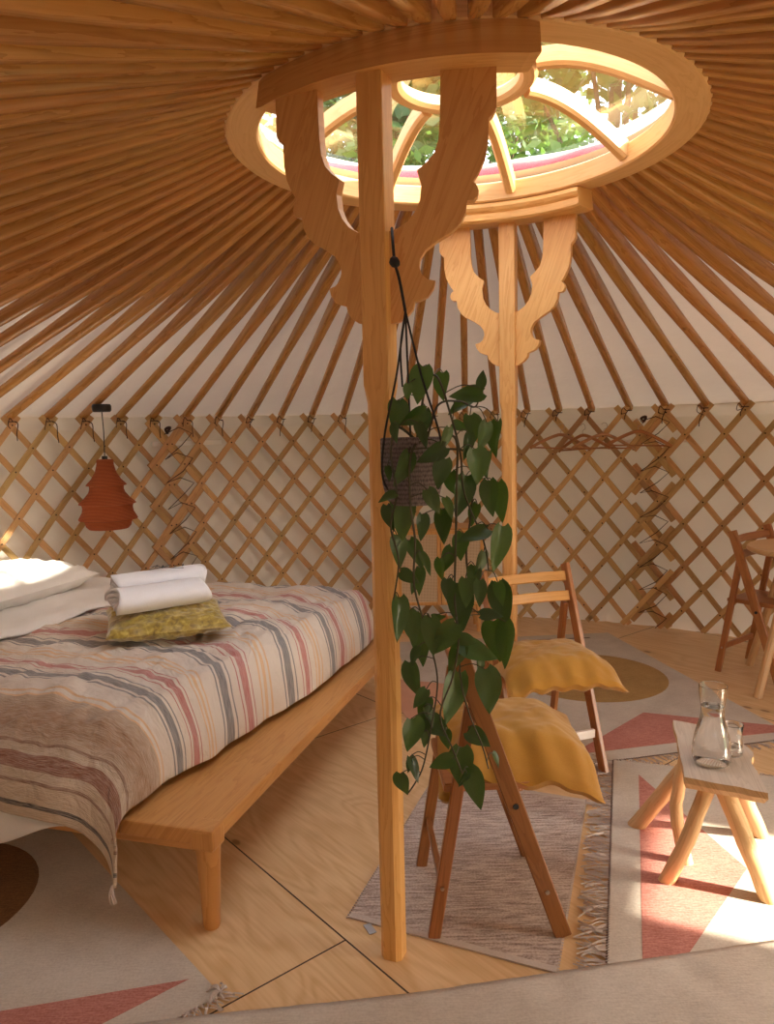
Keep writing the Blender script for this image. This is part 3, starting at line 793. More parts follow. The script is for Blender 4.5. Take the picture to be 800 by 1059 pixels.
# white sheet hanging over the front edge
def sheet():
    bm = bmesh.new(); nu, nb = 60, 22; g = []
    for i in range(nu+1):
        u = .44 + (LU-.1-.44)*i/nu; row = []
        sag = .20 + .012*math.sin(u*5) + .085*(1-smooth01((u-.44)/.3))
        path = [(.6, .30), (.4, .315), (.16, .318), (.08, .318), (.01, .316), (-.016, .305), (-.042, (.30+sag)/2), (-.045, sag)]
        pp = spline([V(a_, b_, 0) for a_, b_ in path], 3)
        for j in range(nb):
            q = pp[int(j*(len(pp)-1)/(nb-1))]; w = .006*math.sin(u*23+1.2*math.sin(u*7))*(j/nb)
            row.append(bm.verts.new((u, q.x+w-.0, q.y)))
        g.append(row)
    for i in range(nu):
        for j in range(nb-1): bm.faces.new((g[i][j], g[i+1][j], g[i+1][j+1], g[i][j+1]))
    fix(bm); o = obj('fitted_sheet', bm, M['white_cloth'], None, True); o.matrix_world = BM
    sm = o.modifiers.new('s', 'SOLIDIFY'); sm.thickness = .003
    tag(o, 'off-white sheet hanging over the near edge of the bed beneath the striped duvet', 'bed sheet')
sheet()
def polyf(P):
    """list of points -> function of arclength fraction"""
    P = spline([V(*p, 0) for p in P], 8); L = [0]
    for i in range(1, len(P)): L.append(L[-1] + (P[i]-P[i-1]).length)
    def f(s):
        import bisect
        s = max(0, min(L[-1]-1e-6, s)); k = bisect.bisect_right(L, s)-1; t = (s-L[k])/max(1e-9, L[k+1]-L[k]); q = P[k].lerp(P[k+1], t)
        return q.x, q.y
    return f, L[-1]
UH = [(-.2, .27), (.2, .266), (.366, .217), (.574, .20), (.877, .144), (1.0, .12), (1.34, .108), (1.8, .10), (2.2, .14)]
def uhem(v):
    for (a_, b_), (c_, d_) in zip(UH, UH[1:]):
        if v <= c_: return lerp(b_, d_, max(0, (v-a_)/(c_-a_)))
    return UH[-1][1]
fi, Li = polyf([(-.062, .315), (-.052, .35), (-.02, .41), (.05, .485), (.14, .545), (.26, .578), (.45, .585), (1.2, .59), (1.8, .60), (1.93, .585), (1.99, .52), (2.0, .42)])
fh, Lh = polyf([(-.085, .155), (-.075, .22), (-.055, .285), (-.01, .328), (.06, .335), (.2, .337), (.5, .337), (1.2, .337), (1.9, .337), (1.99, .34)])
def duvet():
    bm = bmesh.new(); uvl = bm.loops.layers.uv.verify()
    NA, NB = 130, 190; g = []
    BW = 1.42
    for i in range(NA+1):
        sa = (i/NA)**1.25; row = []
        for j in range(NB+1):
            tb = (j/NB)**1.15
            vi, zi = fi(tb*Li); vh, zh = fh(tb*Lh)
            vm = vh
            wid = lerp(.27, .135, smooth01(vm/.45))
            a_ = sa*(BW+.10); # cloth distance from the right hem
            uh = uhem(vm)
            # rise from hem to the top: first steep then flat
            x = a_/(wid+.13)
            xs = min(1, x); h = math.sin(xs*pi/2)
            hor = (1-math.cos(xs*pi/2))
            u = uh + (wid*hor if x < 1 else wid + (a_-(wid+.13)))
            v = lerp(vh, vi, h); z = lerp(zh, zi, h)
            # big soft folds
            top = smooth01((z-.40)/.15)
            cr = abs(noise.noise(V(u*3.2+v*2.4, v*3.6-u*1.8, 8.))); cr2 = abs(noise.noise(V(u*7-v*5, v*6+u*3, 4.)))
            z += top*(.028*noise.noise(V(u*2.6, v*2.2, 3.1)) + .018*noise.noise(V(u*7+2, v*4.5, 1.7)) + .009*noise.noise(V(u*17+2, v*13, 5.)) - .011*max(0, 1-cr*7) - .006*max(0, 1-cr2*6))
            u += .012*noise.noise(V(v*9, z*4, 2.))*(1-h) ; v += .010*noise.noise(V(u*10, z*6, 7.))*(1-top) + .022*(1-top)*math.sin(u*19+1)*smooth01((.45-v)/.4)*.6
            # far corner tucked under
            b = tb*lerp(Lh, Li, h)
            row.append((bm.verts.new((u, v, z)), (a_, b + .22*smooth01((b-.30)/.40)*(1-smooth01((a_-.02)/.5)))))
        g.append(row)
    for i in range(NA):
        for j in range(NB):
            q = (g[i][j], g[i+1][j], g[i+1][j+1], g[i][j+1])
            f = bm.faces.new([x[0] for x in q])
            for l, x in zip(f.loops, q): l[uvl].uv = x[1]
    bmesh.ops.recalc_face_normals(bm, faces=bm.faces)
    o = obj('striped_duvet', bm, M['stripes'], None, True); o.matrix_world = BM
    sm = o.modifiers.new('s', 'SOLIDIFY'); sm.thickness = .010; sm.offset = -1
    tag(o, 'cream duvet with grey, red and ochre stripes spread over the bed', 'duvet')
    bm = bmesh.new()
    for k in range(6):
        a_ = .006*math.cos(k); b_ = .006*math.sin(k)
        add_tube(bm, spline([(.268, -.088, .165), (.268+a_, -.094+b_, .145), (.262+a_*1.6, -.096+b_, .118)], 3), .0022, 5)
    obj('tassel', bm, M['fringe'], o)['kind'] = 'stuff'
duvet()
# folded-back white top sheet and pillows at the head (left)
def turned():
    bm = bmesh.new(); NU, NV = 36, 80; g = []
    for i in range(NU+1):
        row = []
        for j in range(NV+1):
            v = lerp(.02, 1.93, j/NV); u0 = 1.30 + .05*math.sin(v*2.4+.5)-.05*smooth01((.9-v)); u = lerp(u0, 1.90, i/NU)
            z = .607 + .02*noise.noise(V(u*4, v*3, 9)) + .012*noise.noise(V(u*11, v*9, 4))
            z -= .20*smooth01((.16-v)/.18)**1.3 + .15*smooth01((v-1.84)/.1); z -= .014*smooth01(1-i/3)
            row.append(bm.verts.new((u, v, z)))
        g.append(row)
    for i in range(NU):
        for j in range(NV): bm.faces.new((g[i][j], g[i+1][j], g[i+1][j+1], g[i][j+1]))
    fix(bm); o = obj('white_sheet', bm, M['white_cloth'], None, True); o.matrix_world = BM
    sm = o.modifiers.new('s', 'SOLIDIFY'); sm.thickness = .012
    tag(o, 'white top sheet folded back beside the striped duvet at the head of the bed', 'bed sheet')
turned()
def pillow_bm(w, l, t, n=30, pinch=.07, wr=.012, seed=0, pw=.42, freq=5):
    bm = bmesh.new(); G = []
    for sgn in (1, -1):
        g = []
        for i in range(n+1):
            row = []
            for j in range(n+1):
                x = -1+2*i/n; y = -1+2*j/n
                h = max(0, (1-x**2)*(1-y**2))**pw
                px = x*(1-pinch*(1-y*y)); py = y*(1-pinch*(1-x*x))
                wz = wr*noise.noise(V(x*freq+seed, y*freq, sgn*2))*min(1, h*3) + wr*.6*noise.noise(V(x*freq*2.3+seed, y*freq*2.3, sgn*5))*min(1, h*3)
                edge = (i in (0, n) or j in (0, n))
                if sgn < 0 and edge: row.append(G[0][i][j])
                else: row.append(bm.verts.new((px*w/2, py*l/2, sgn*(h*t/2) + wz)))
            g.append(row)
        G.append(g)
        for i in range(n):
            for j in range(n):
                q = (g[i][j], g[i+1][j], g[i+1][j+1], g[i][j+1])
                bm.faces.new(q if sgn > 0 else q[::-1])
    grain(bm, lambda c_: (c_.x, c_.y))
    return bm
def place(o, loc, rot=(0, 0, 0), M0=None):
    m = Matrix.Translation(loc) @ Matrix.Rotation(rot[2], 4, 'Z') @ Matrix.Rotation(rot[1], 4, 'Y') @ Matrix.Rotation(rot[0], 4, 'X')
    o.matrix_world = (M0 @ m) if M0 else m
p = obj('pillow', pillow_bm(.50, .80, .20, seed=1, wr=.02, pinch=.02, pw=.5), M['white_cloth'], None, True); place(p, V(1.84, 1.28, .685), (0, rad(-3), 0), BM)
tag(p, 'plump white pillow lying furthest back on the bed in the sunlight', 'pillow', 'white pillows')
p = obj('pillow', pillow_bm(.48, .76, .16, seed=5, pinch=.02, pw=.5), M['white_cloth'], None, True); place(p, V(1.80, .55, .675), (0, rad(-5), 0), BM)
tag(p, 'white pillow at the left edge, nearer the viewer than the plump one', 'pillow', 'white pillows')

# velvet cushion and towels
vc = V(-1.045, 3.62, .668)
vx = V(1, .12, 0).normalized()
th = 0
o = obj('velvet_cushion', pillow_bm(.48, .42, .11, seed=9, wr=.016, pinch=.05), M['velvet'], None, True)
place(o, V(-.935, 3.10, .646), (rad(4), 0, rad(20)))
tag(o, 'gold-green crushed velvet cushion under the rolled towels on the bed', 'cushion')
def towel(nm, label, loc, rz, L=.38, rx=.075, rzz=.055, turns=3, seed=0, tilt=0):
    e = thing(nm, label, 'towel', loc, 0, 'rolled white towels on the velvet cushion')
    e.rotation_euler = (tilt, 0, rz)
    # rolled body: spiral section extruded along x
    bm = bmesh.new(); n = 150; NX = 26; rings = []
    prof = []
    for k in range(n+1):
        t = k/n; a_ = t*turns*2*pi; r = 1-(.78)*(t) ; prof.append((math.cos(a_)*rx*r, math.sin(a_)*rzz*r))
    for i in range(NX+1):
        x = -L/2 + L*i/NX; row = []
        for k, (y, z) in enumerate(prof):
            w = .005*noise.noise(V(x*9+seed, y*16, z*16))
            ex = .012*math.sin(k*.21+seed)*(1 if i in (0, NX) else 0)*(1 if i else -1)
            row.append(bm.verts.new((x+ex, y*(1+w*8), z*(1+w*8))))
        rings.append(row)
    for i in range(NX):
        for k in range(n): bm.faces.new((rings[i][k], rings[i+1][k], rings[i+1][k+1], rings[i][k+1]))
    fix(bm); o = obj('towel_roll', bm, M['towel'], e, True); s_ = o.modifiers.new('s', 'SOLIDIFY'); s_.thickness = .012; s_.offset = -1
    return e
TW = math.atan2(.62, .30)
towel('rolled_towel', 'white rolled towel in front, resting on the velvet cushion', V(-.945, 3.06, .745), rad(36), .37, .092, .062, 2.6, 1, 0)
t2 = towel('rolled_towel', 'white rolled towel behind, with a sprig lying on it', V(-.995, 3.215, .775), rad(36), .38, .088, .060, 2.6, 4, 0)
def sprig():
    bm = bmesh.new(); z0 = 0
    add_tube(bm, spline([(-.05, 0, 0), (0, .005, .006), (.05, -.004, .003), (.09, .004, 0)], 4), .0016, 5)
    add_tube(bm, spline([(.0, 0, .004), (.03, .015, .012), (.04, .03, .004)], 4), .0013, 5)
    for x, y, s_ in ((-.05, 0, 1.5), (-.03, .008, 1), (0, .012, 1.2), (.005, -.01, 1), (.05, -.012, .8), (.085, .006, .8)):
        p_ = V(x, y, .006); d = V(R.uniform(-1, 1), R.uniform(-1, 1), .2).normalized(); sd = d.cross(V(0, 0, 1)).normalized(); l_ = .022*s_
        vs = [bm.verts.new(q) for q in (p_, p_+d*l_*.5+sd*l_*.3, p_+d*l_+V(0, 0, .004), p_+d*l_*.5-sd*l_*.3)]
        bm.faces.new(vs)
    o = obj('dried_sprig', bm, plain('dried_sprig', (.05, .045, .05), .8)); o.location = V(-.97, 3.19, .838); o.rotation_euler = (0, 0, rad(10))
    tag(o, 'small dark dried sprig lying on the towel behind', 'sprig')
sprig()

# ---------------------------------------------------------------- folding chairs
def chair(loc, th, label, wm, sm_, slatm, bw=.42):
    e = thing('folding_chair', label, 'chair', loc, th, 'wooden folding chairs')
    hw = bw/2
    def xr(z): return .19 - .344*z
    for s_ in (1, -1):
        y = s_*(hw-.011)
        r_ = obj('back_rail', bar(V(xr(0), y, 0), V(xr(.815), y, .815), .020, .047, .003, V(1, 0, .3)), wm, e)
        for z, m_, rr_ in ((.385, M['black_metal'], .008), (.135, M['bolt'], .006)):
            b_ = tube([V(xr(z), y+s_*.0102, z), V(xr(z), y+s_*.014, z)], rr_, 10); obj('bolt', b_, m_, r_)
        y2 = s_*(hw-.036)
        r2 = obj('rear_leg', bar(V(-.165, y2, 0), V(-.165+.167*.655, y2, .655), .020, .034, .003, V(1, 0, 0)), wm, e)
        obj('bolt', tube([V(-.141, y2+s_*.0102, .145), V(-.141, y2+s_*.013, .145)], .0055, 10), M['bolt'], r2)
    obj('foot_bar', box(xr(.15)-.009, xr(.15)+.009, -hw+.022, hw-.022, .13, .165, .004), sm_, e)
    obj('rear_bar', box(-.165+.167*.15-.008, -.165+.167*.15+.008, -hw+.046, hw-.046, .135, .165, .003), wm, e)
    # curved back slats
    for z0 in (.765, .685):
        bm = bmesh.new(); pts = []
        for k in range(13):
            t = k/12; y = lerp(-hw+.0215, hw-.0215, t); bow = -.022*(1-(2*t-1)**2)
            pts.append(V(xr(z0)+bow, y, z0))
        add_sweep(bm, pts, lambda i: rect(.014, .043, .004), V(-.33, 0, 1).normalized()); fix(bm)
        obj('back_slat', bm, slatm, e, True)
    # seat with rounded front
    bm = bmesh.new(); pts = []
    w2 = hw-.05
    for x, y in ((-.13, -w2), (.10, -w2-.0), (.16, -w2+.012), (.205, -w2+.05), (.228, -w2+.11), (.234, 0)): pts.append((x, y))
    ol = pts + [(x, -y) for x, y in pts[-2::-1]]
    lo = [bm.verts.new((x, y, .408)) for x, y in ol]; hi = [bm.verts.new((x, y, .432)) for x, y in ol]
    bm.faces.new(lo[::-1]); bm.faces.new(hi)
    for i in range(len(ol)): bm.faces.new((lo[i], lo[(i+1) % len(ol)], hi[(i+1) % len(ol)], hi[i]))
    bmesh.ops.bevel(bm, geom=[e_ for e_ in bm.edges if abs(e_.verts[0].co.z-e_.verts[1].co.z) < 1e-4], offset=.004, segments=2, affect='EDGES')
    fix(bm); grain_axis(bm, 0); obj('seat', bm, slatm, e, True)
    return e
chair(V(.259, 2.137, 0.006), rad(3), 'nearest shaded brown folding chair with a drooping mustard cushion, behind the vine', M['chair_near'], M['chair_near'], M['chair'])
chair(V(.604, 3.042, .006), rad(-69.5), 'orange-wood folding chair facing the viewer with a mustard cushion on its seat', M['chair'], M['tape_sunlit_bar'], M['chair_seat'])  # wooden foot bar coloured white to stand for the sun falling on it
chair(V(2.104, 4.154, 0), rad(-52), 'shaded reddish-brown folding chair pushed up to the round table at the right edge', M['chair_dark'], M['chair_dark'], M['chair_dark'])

def cushion(label, loc, rot, w, l, t, warp, seed):
    bm = pillow_bm(w, l, t, 44, .05, .008, seed, .36, 3)
    for v in bm.verts: v.co = warp(v.co)
    o = obj('seat_cushion', bm, M['mustard'], None, True); place(o, loc, rot)
    return tag(o, label, 'cushion', 'mustard seat cushions')
def warpA(c_):
    x, y, z = c_
    fl = smooth01((x+.05)/.25)
    y = y*(1+.10*fl*(1 if y > 0 else 0)) if y > 0 else y
    z += -.07*smooth01((-y-.11)/.10)*smooth01((x+.30)/.3)*1.0
    z += -.10*smooth01((-x-.12)/.10)*smooth01((-y+.02)/.18)
    z -= .05*smooth01((x-.10)/.12)
    z += .008*math.sin(x*60+y*15)*smooth01((-y-.05)/.1)
    return V(x, y, z)
cushion('crumpled mustard cushion sliding off the seat of the nearest chair', V(.352, 2.185, .50), (0, 0, 0), .46, .43, .10, warpA, 3)
def warpB(c_):
    x, y, z = c_
    z -= .05*smooth01((abs(x)-.12)/.11)*.6 + .04*smooth01((-y-.1)/.1)
    z += .006*math.sin(x*75)*smooth01((-y-.1)/.08)
    return V(x, y, z)
cushion('mustard cushion with gathered edge lying flat on the chair facing the viewer', V(.638, 2.93, .482), (0, 0, rad(8)), .46, .44, .10, warpB, 8)

# ---------------------------------------------------------------- round table at the right edge
tb = thing('round_table', 'small round wooden table with splayed pale legs at the right edge', 'table', (2.24, 3.90, 0))
obj('tabletop', (lambda b_: (grain_axis(b_, 0), b_)[1])(lathe([(0, .722), (.318, .722), (.33, .73), (.33, .742), (.323, .75), (0, .75)], 48)), M['table'], tb, True)
for k, (dx, dy) in enumerate(((-.365, -.163), (.15, -.37), (.365, .163), (-.15, .37))):
    obj('leg', bar(V(dx, dy, 0), V(dx*.42, dy*.42, .722), .04, .04, .01), M['table'], tb)

# ---------------------------------------------------------------- cane cabinet behind the plant
cb = thing('cane_cabinet', 'low wooden cabinet with woven cane door on legs behind the vine', 'cabinet', (.36, 5.10, 0))
obj('carcass', box(-.30, .30, .012, .30, .20, .735, .004), M['post'], cb)
for s_ in (-1, 1):
    fr = bmesh.new(); x0, x1 = (s_*.148-.145, s_*.148+.145)
    add_box(fr, x0, x0+.022, -.008, .0115, .205, .72, .002); add_box(fr, x1-.022, x1, -.008, .0115, .205, .72, .002)
    add_box(fr, x0+.022, x1-.022, -.008, .0115, .205, .228, .002); add_box(fr, x0+.022, x1-.022, -.008, .0115, .697, .72, .002); grain_axis(fr, 2)
    d_ = obj('door', fr, M['post'], cb)
    obj('cane_panel', box(x0+.02, x1-.02, .0, .006, .226, .70), M['cane'], d_)
for x, y in ((-.26, .05), (.26, .05), (-.26, .26), (.26, .26)):
    obj('leg', tube([V(x, y, 0), V(x, y, .2)], lambda i: (.012, .02)[i], 12), M['post'], cb)

# ---------------------------------------------------------------- rustic stool
st = thing('rustic_stool', 'rustic log-legged stool with weathered live-edge top on the red-patterned rug', 'stool', (1.0, 2.28, 0))
def stool():
    inv = Matrix.Translation(st.location).inverted()
    bm = bmesh.new()
    # corners at z .38 : top slab outline with a wavy live edge
    TL, TR, BR, BL = V(.975, 2.528, 0), V(1.151, 2.416, 0), V(1.035, 1.985, 0), V(.843, 2.093, 0)
    def edge(a_, b_, n, amp, seed):
        d = (b_-a_); nr = V(d.y, -d.x, 0).normalized(); out = []
        for k in range(n):
            t = k/n; out.append(a_.lerp(b_, t) + nr*(amp*noise.noise(V(t*4+seed, seed, 0))*math.sin(t*pi)+.006*math.sin(t*pi)*0))
        return out
    ol = edge(TL, TR, 6, .006, 1) + edge(TR, BR, 16, -.03, 4) + edge(BR, BL, 6, .008, 7) + edge(BL, TL, 16, .02, 11)
    cen = sum(ol, V(0, 0, 0))/len(ol)
    lo = [bm.verts.new(cen.lerp(p_, .93) + V(0, 0, .345)) for p_ in ol]; mid = [bm.verts.new(p_ + V(0, 0, .366)) for p_ in ol]; hi = [bm.verts.new(cen.lerp(p_, .985) + V(0, 0, .383)) for p_ in ol]
    n = len(ol)
    bm.faces.new(hi); bm.faces.new(lo[::-1])
    for A_, B_ in ((lo, mid), (mid, hi)):
        for i in range(n): bm.faces.new((A_[i], A_[(i+1) % n], B_[(i+1) % n], B_[i]))
    fix(bm); d = V(.26, .966, 0); grain(bm, lambda c_: (c_.dot(d), c_.x*.97-c_.y*.26+c_.z*.7))
    for f in bm.faces: f.material_index = 0 if abs(f.normal.z) > .5 and f.calc_center_median().z > .36 else 1
    o = obj('top', bm, [M['grey_wood'], M['log']], st); o.matrix_parent_inverse = inv
    def leg(pts, r0, r1, seed):
        P = spline(pts, 6); n = len(P)-1; P = [p_ + .006*V(noise.noise(V(i*.35, seed, 0)), noise.noise(V(i*.35, seed, 4)), 0) for i, p_ in enumerate(P)]
        bm = bmesh.new(); add_sweep(bm, P, lambda i: circ(1.14*(lerp(r0, r1, i/n))*(1+.06*noise.noise(V(i*.6, seed, 2))), 12)); fix(bm)
        o = obj('leg', bm, M['log'], st, True); o.matrix_parent_inverse = inv
    leg([(.826, 2.18, .0), (.862, 2.135, .14), (.925, 2.115, .35)], .021, .019, 1)
    leg([(1.097, 2.075, .0), (1.04, 2.085, .15), (.965, 2.11, .35)], .023, .024, 2)
    leg([(.845, 2.515, .0), (.90, 2.42, .16), (.975, 2.33, .35)], .025, .022, 3)
    leg([(1.245, 2.42, .0), (1.16, 2.39, .18), (1.06, 2.35, .35)], .022, .022, 4)
    leg([(.93, 2.27, .0), (.905, 2.28, .12), (.905, 2.30, .22), (.93, 2.30, .35)], .018, .017, 5)
stool()

# glassware
def vessel(name, label, cat, loc, outer, wall_t, water_z, n=40):
    e = thing(name, label, cat, loc)
    inner = []
    pr = list(outer)
    ztop = pr[-1][1]
    innerp = [(max(0, r-wall_t), z) for r, z in pr if z > wall_t*1.5]
    prof = pr + [(pr[-1][0]-wall_t*.5, ztop+.001)] + innerp[::-1] + [(0, wall_t*1.6)]
    obj('glass_body', lathe(prof, n), M['glass'], e, True)
    # water, just touching the inside
    wp = [(0, wall_t*1.6+.0003)] + [(r-.0003, z) for r, z in innerp if z < water_z]
    zl = [q for q in innerp if q[1] <= water_z][-1]; zn = [q for q in innerp if q[1] > water_z][0]; t = (water_z-zl[1])/(zn[1]-zl[1])
    wp += [(lerp(zl[0], zn[0], t)-.0003, water_z), (0, water_z)]
    obj('water', lathe(wp, n), M['water'], e, True)
    return e
vessel('water_carafe', 'tall glass carafe of water standing on the rustic stool', 'carafe', (.962, 2.185, .384),
       [(0, 0), (.040, 0), (.050, .004), (.0555, .014), (.0565, .03), (.055, .055), (.050, .085), (.043, .112), (.037, .132), (.0335, .148), (.0330, .158), (.0345, .175), (.0372, .20), (.0395, .225), (.0405, .24)], .0022, .178)
vessel('drinking_glass', 'short clear drinking glass behind and right of the carafe', 'glass', (1.048, 2.235, .384),
       [(0, 0), (.024, 0), (.029, .004), (.031, .014), (.030, .03), (.0275, .05), (.0275, .07), (.031, .098)], .0016, .03)

# ---------------------------------------------------------------- rugs
def rug(name, label, corners, z, pats, mats, group='patterned kilim rugs', cat='rug', th=.005):
    """corners counter-clockwise seen from above; pats: (polygon, material index)"""
    bm = bmesh.new()
    def prism(P, z0, z1, mi):
        lo = [bm.verts.new((x, y, z0)) for x, y in P]; hi = [bm.verts.new((x, y, z1)) for x, y in P]
        fs = [bm.faces.new(lo[::-1]), bm.faces.new(hi)]
        for i in range(len(P)): fs.append(bm.faces.new((lo[i], lo[(i+1) % len(P)], hi[(i+1) % len(P)], hi[i])))
        for f in fs: f.material_index = mi
    prism(corners, z, z+th, 0)
    for k, (P, mi) in enumerate(pats): prism(P, z+th-.001, z+th+.0008+.0002*k, mi)
    fix(bm); o = obj(name, bm, mats); tag(o, label, cat, group); return o
def clip_poly(P, C):
    """Sutherland-Hodgman, C counter-clockwise"""
    out = list(P)
    for i in range(len(C)):
        a_, b_ = C[i], C[(i+1) % len(C)]; inp = out; out = []
        def ins(p_): return (b_[0]-a_[0])*(p_[1]-a_[1]) - (b_[1]-a_[1])*(p_[0]-a_[0]) >= 0
        for j in range(len(inp)):
            p_, q = inp[j-1], inp[j]
            if ins(p_) != ins(q):
                d1 = (b_[0]-a_[0])*(p_[1]-a_[1]) - (b_[1]-a_[1])*(p_[0]-a_[0]); d2 = (b_[0]-a_[0])*(q[1]-a_[1]) - (b_[1]-a_[1])*(q[0]-a_[0]); t = d1/(d1-d2)
                out.append((lerp(p_[0], q[0], t), lerp(p_[1], q[1], t)))
            if ins(q): out.append(q)
    return out
def ccw(P):
    A_ = sum(P[i-1][0]*P[i][1]-P[i][0]*P[i-1][1] for i in range(len(P)))
    return P if A_ > 0 else P[::-1]
def disc(cx, cy, r, n=48): return [(cx+r*math.cos(2*pi*k/n), cy+r*math.sin(2*pi*k/n)) for k in range(n)]
def fringe(parent, p0, p1, out, ln, z, step=.012, seed=0, braid=True, spread=.5):
    """cotton fringe along an edge: many thin wavy strands"""
    rr = random.Random(seed); bm = bmesh.new(); p0 = V(*p0, 0); p1 = V(*p1, 0); d = (p1-p0); L_ = d.length; d.normalize(); o_ = V(*out, 0).normalized()
    n = int(L_/step)
    for k in range(n):
        b_ = p0 + d*(k*step + rr.uniform(-.003, .003)); l_ = ln*rr.uniform(.7, 1.1); dr = rr.uniform(-spread, spread) + .5*noise.noise(V(k*.15, seed, 0))
        pts = [b_ + V(0, 0, z+.004)]
        for q in (.33, .66, 1):
            pts.append(b_ + o_*l_*q + d*l_*q*dr + d*rr.uniform(-.006, .006) + V(0, 0, z+.002+rr.uniform(0, .006)*(1 if q < 1 else .3)))
        add_tube(bm, spline(pts, 3), .0023, 4)
    o = obj('fringe', bm, M['fringe'], parent); o['kind'] = 'stuff'
    if braid:
        bm = bmesh.new(); n2 = int(L_/.011)
        for k in range(n2):
            b_ = p0 + d*(k*.011) + V(0, 0, z+.007)
            add_tube(bm, [b_ - o_*.003 - d*.003, b_ + o_*.005 + d*.003], .0022, 5)
        obj('braided_edge', bm, M['rug_dark'], parent)
RM = [M['rug'], M['rug_red'], M['rug_gold'], M['rug_brown'], M['peach'], M['rug_dark']]
# far right rug
D = ccw([(.28, 2.90), (1.80, 3.235), (1.483, 5.02), (.02, 4.90)])
rd = rug('patterned_rug', 'cream kilim rug with an ochre disc, beneath the chair facing the viewer', D, 0.0005, [
    (clip_poly(disc(1.12, 4.13, .42), D), 2), (ccw([(.76, 3.10), (1.231, 3.563), (1.79, 3.36), (1.80, 3.30), (1.263, 3.205)]), 1),
    (ccw([(.97, 4.865), (1.33, 4.895), (1.33, 4.912), (.97, 4.885)]), 5), (ccw([(.10, 3.45), (.35, 3.6), (.30, 4.05), (.03, 4.15), (.04, 3.7)]), 4)], RM)
fringe(rd, (.30, 2.895), (1.80, 3.225), (.2, -1), .055, .0, seed=2)
# rug under the stool
dn = V(-.30, -.954, 0); rt = V(.954, -.30, 0); c0 = V(.925, 3.03, 0)
Cc = [tuple((c0)[:2]), tuple((c0+dn*1.75)[:2]), tuple((c0+dn*1.75+rt*1.5)[:2]), tuple((c0+rt*1.5)[:2])]
rc = rug('patterned_rug', 'cream kilim rug with a sunlit pink-red triangle, under the rustic stool', Cc, .0065, [
    (ccw([(.983, 2.89), (.637, 1.825), (.60, 1.69), (.72, 1.80), (1.103, 2.232)]), 1)], RM)
fringe(rc, tuple(c0[:2]), tuple((c0+dn*1.35)[:2]), (-.954, .30), .085, .003, .0055, seed=5, spread=.8)
fringe(rc, tuple((c0+rt*.0)[:2]), tuple((c0+rt*1.4)[:2]), (.3, .95), .03, .003, .014, seed=6, braid=False)
# left rug
A1 = V(-.446, 1.757, 0); e1 = V(-.66, .75, 0); e2 = V(-.75, -.66, 0)
Ac = ccw([tuple(A1[:2]), tuple((A1+e1*1.6)[:2]), tuple((A1+e1*1.6+e2*1.5)[:2]), tuple((A1+e2*1.5)[:2])])
ra = rug('patterned_rug', 'cream kilim rug with a dark brown disc and red wedge beside the bed', Ac, .0005, [
    (clip_poly(disc(-1.47, 2.16, .35), Ac), 3), (clip_poly(ccw([(-.54, 1.811), (-1.65, 1.57), (-1.45, 1.05)]), Ac), 1)], RM)
fringe(ra, tuple(A1[:2]), tuple((A1+e2*.9)[:2]), (.66, -.75), .05, .004, .007, seed=9, spread=1.2, braid=False)
bm = bmesh.new()
for k in range(16):
    a_ = rad(R.uniform(-180, 180)); l_ = R.uniform(.02, .045)
    add_tube(bm, spline([(A1.x, A1.y, .012), (A1.x+l_*.5*math.cos(a_), A1.y+l_*.5*math.sin(a_), .016), (A1.x+l_*math.cos(a_+.3), A1.y+l_*math.sin(a_+.3), .006)], 3), .0026, 5)
obj('tassel', bm, M['fringe'], ra)
# plain rug along the bottom
def rugB():
    E_ = [(-.75, 1.64), (-.45, 1.682), (-.028, 1.728), (.25, 1.772), (.524, 1.818), (.749, 1.854), (1.017, 1.898), (1.6, 1.985)]
    bm = bmesh.new(); ed = spline([V(*p_, 0) for p_ in E_], 14); rows = 40; g = []
    for i, p_ in enumerate(ed):
        row = []
        for j in range(rows+1):
            d = V(.14, -.99, 0)*(j/rows*.9); q = p_ + d
            z = .018 + .006*max(0, noise.noise(V(q.x*5, q.y*7, 1))) + .004*noise.noise(V(q.x*14, q.y*9, 3))
            if j == 0: z = .0135
            q.y += .003*noise.noise(V(q.x*20, 0, 2))*(j == 0)
            row.append(bm.verts.new((q.x, q.y, z)))
        g.append(row)
    for i in range(len(ed)-1):
        for j in range(rows): bm.faces.new((g[i][j], g[i][j+1], g[i+1][j+1], g[i+1][j]))
    fix(bm); o = obj('plain_rug', bm, M['rug'], None, True)
    s_ = o.modifiers.new('s', 'SOLIDIFY'); s_.thickness = .004; s_.offset = -1
    tag(o, 'plain cream woven rug along the bottom edge of the picture, lightly wrinkled', 'rug')
rugB()
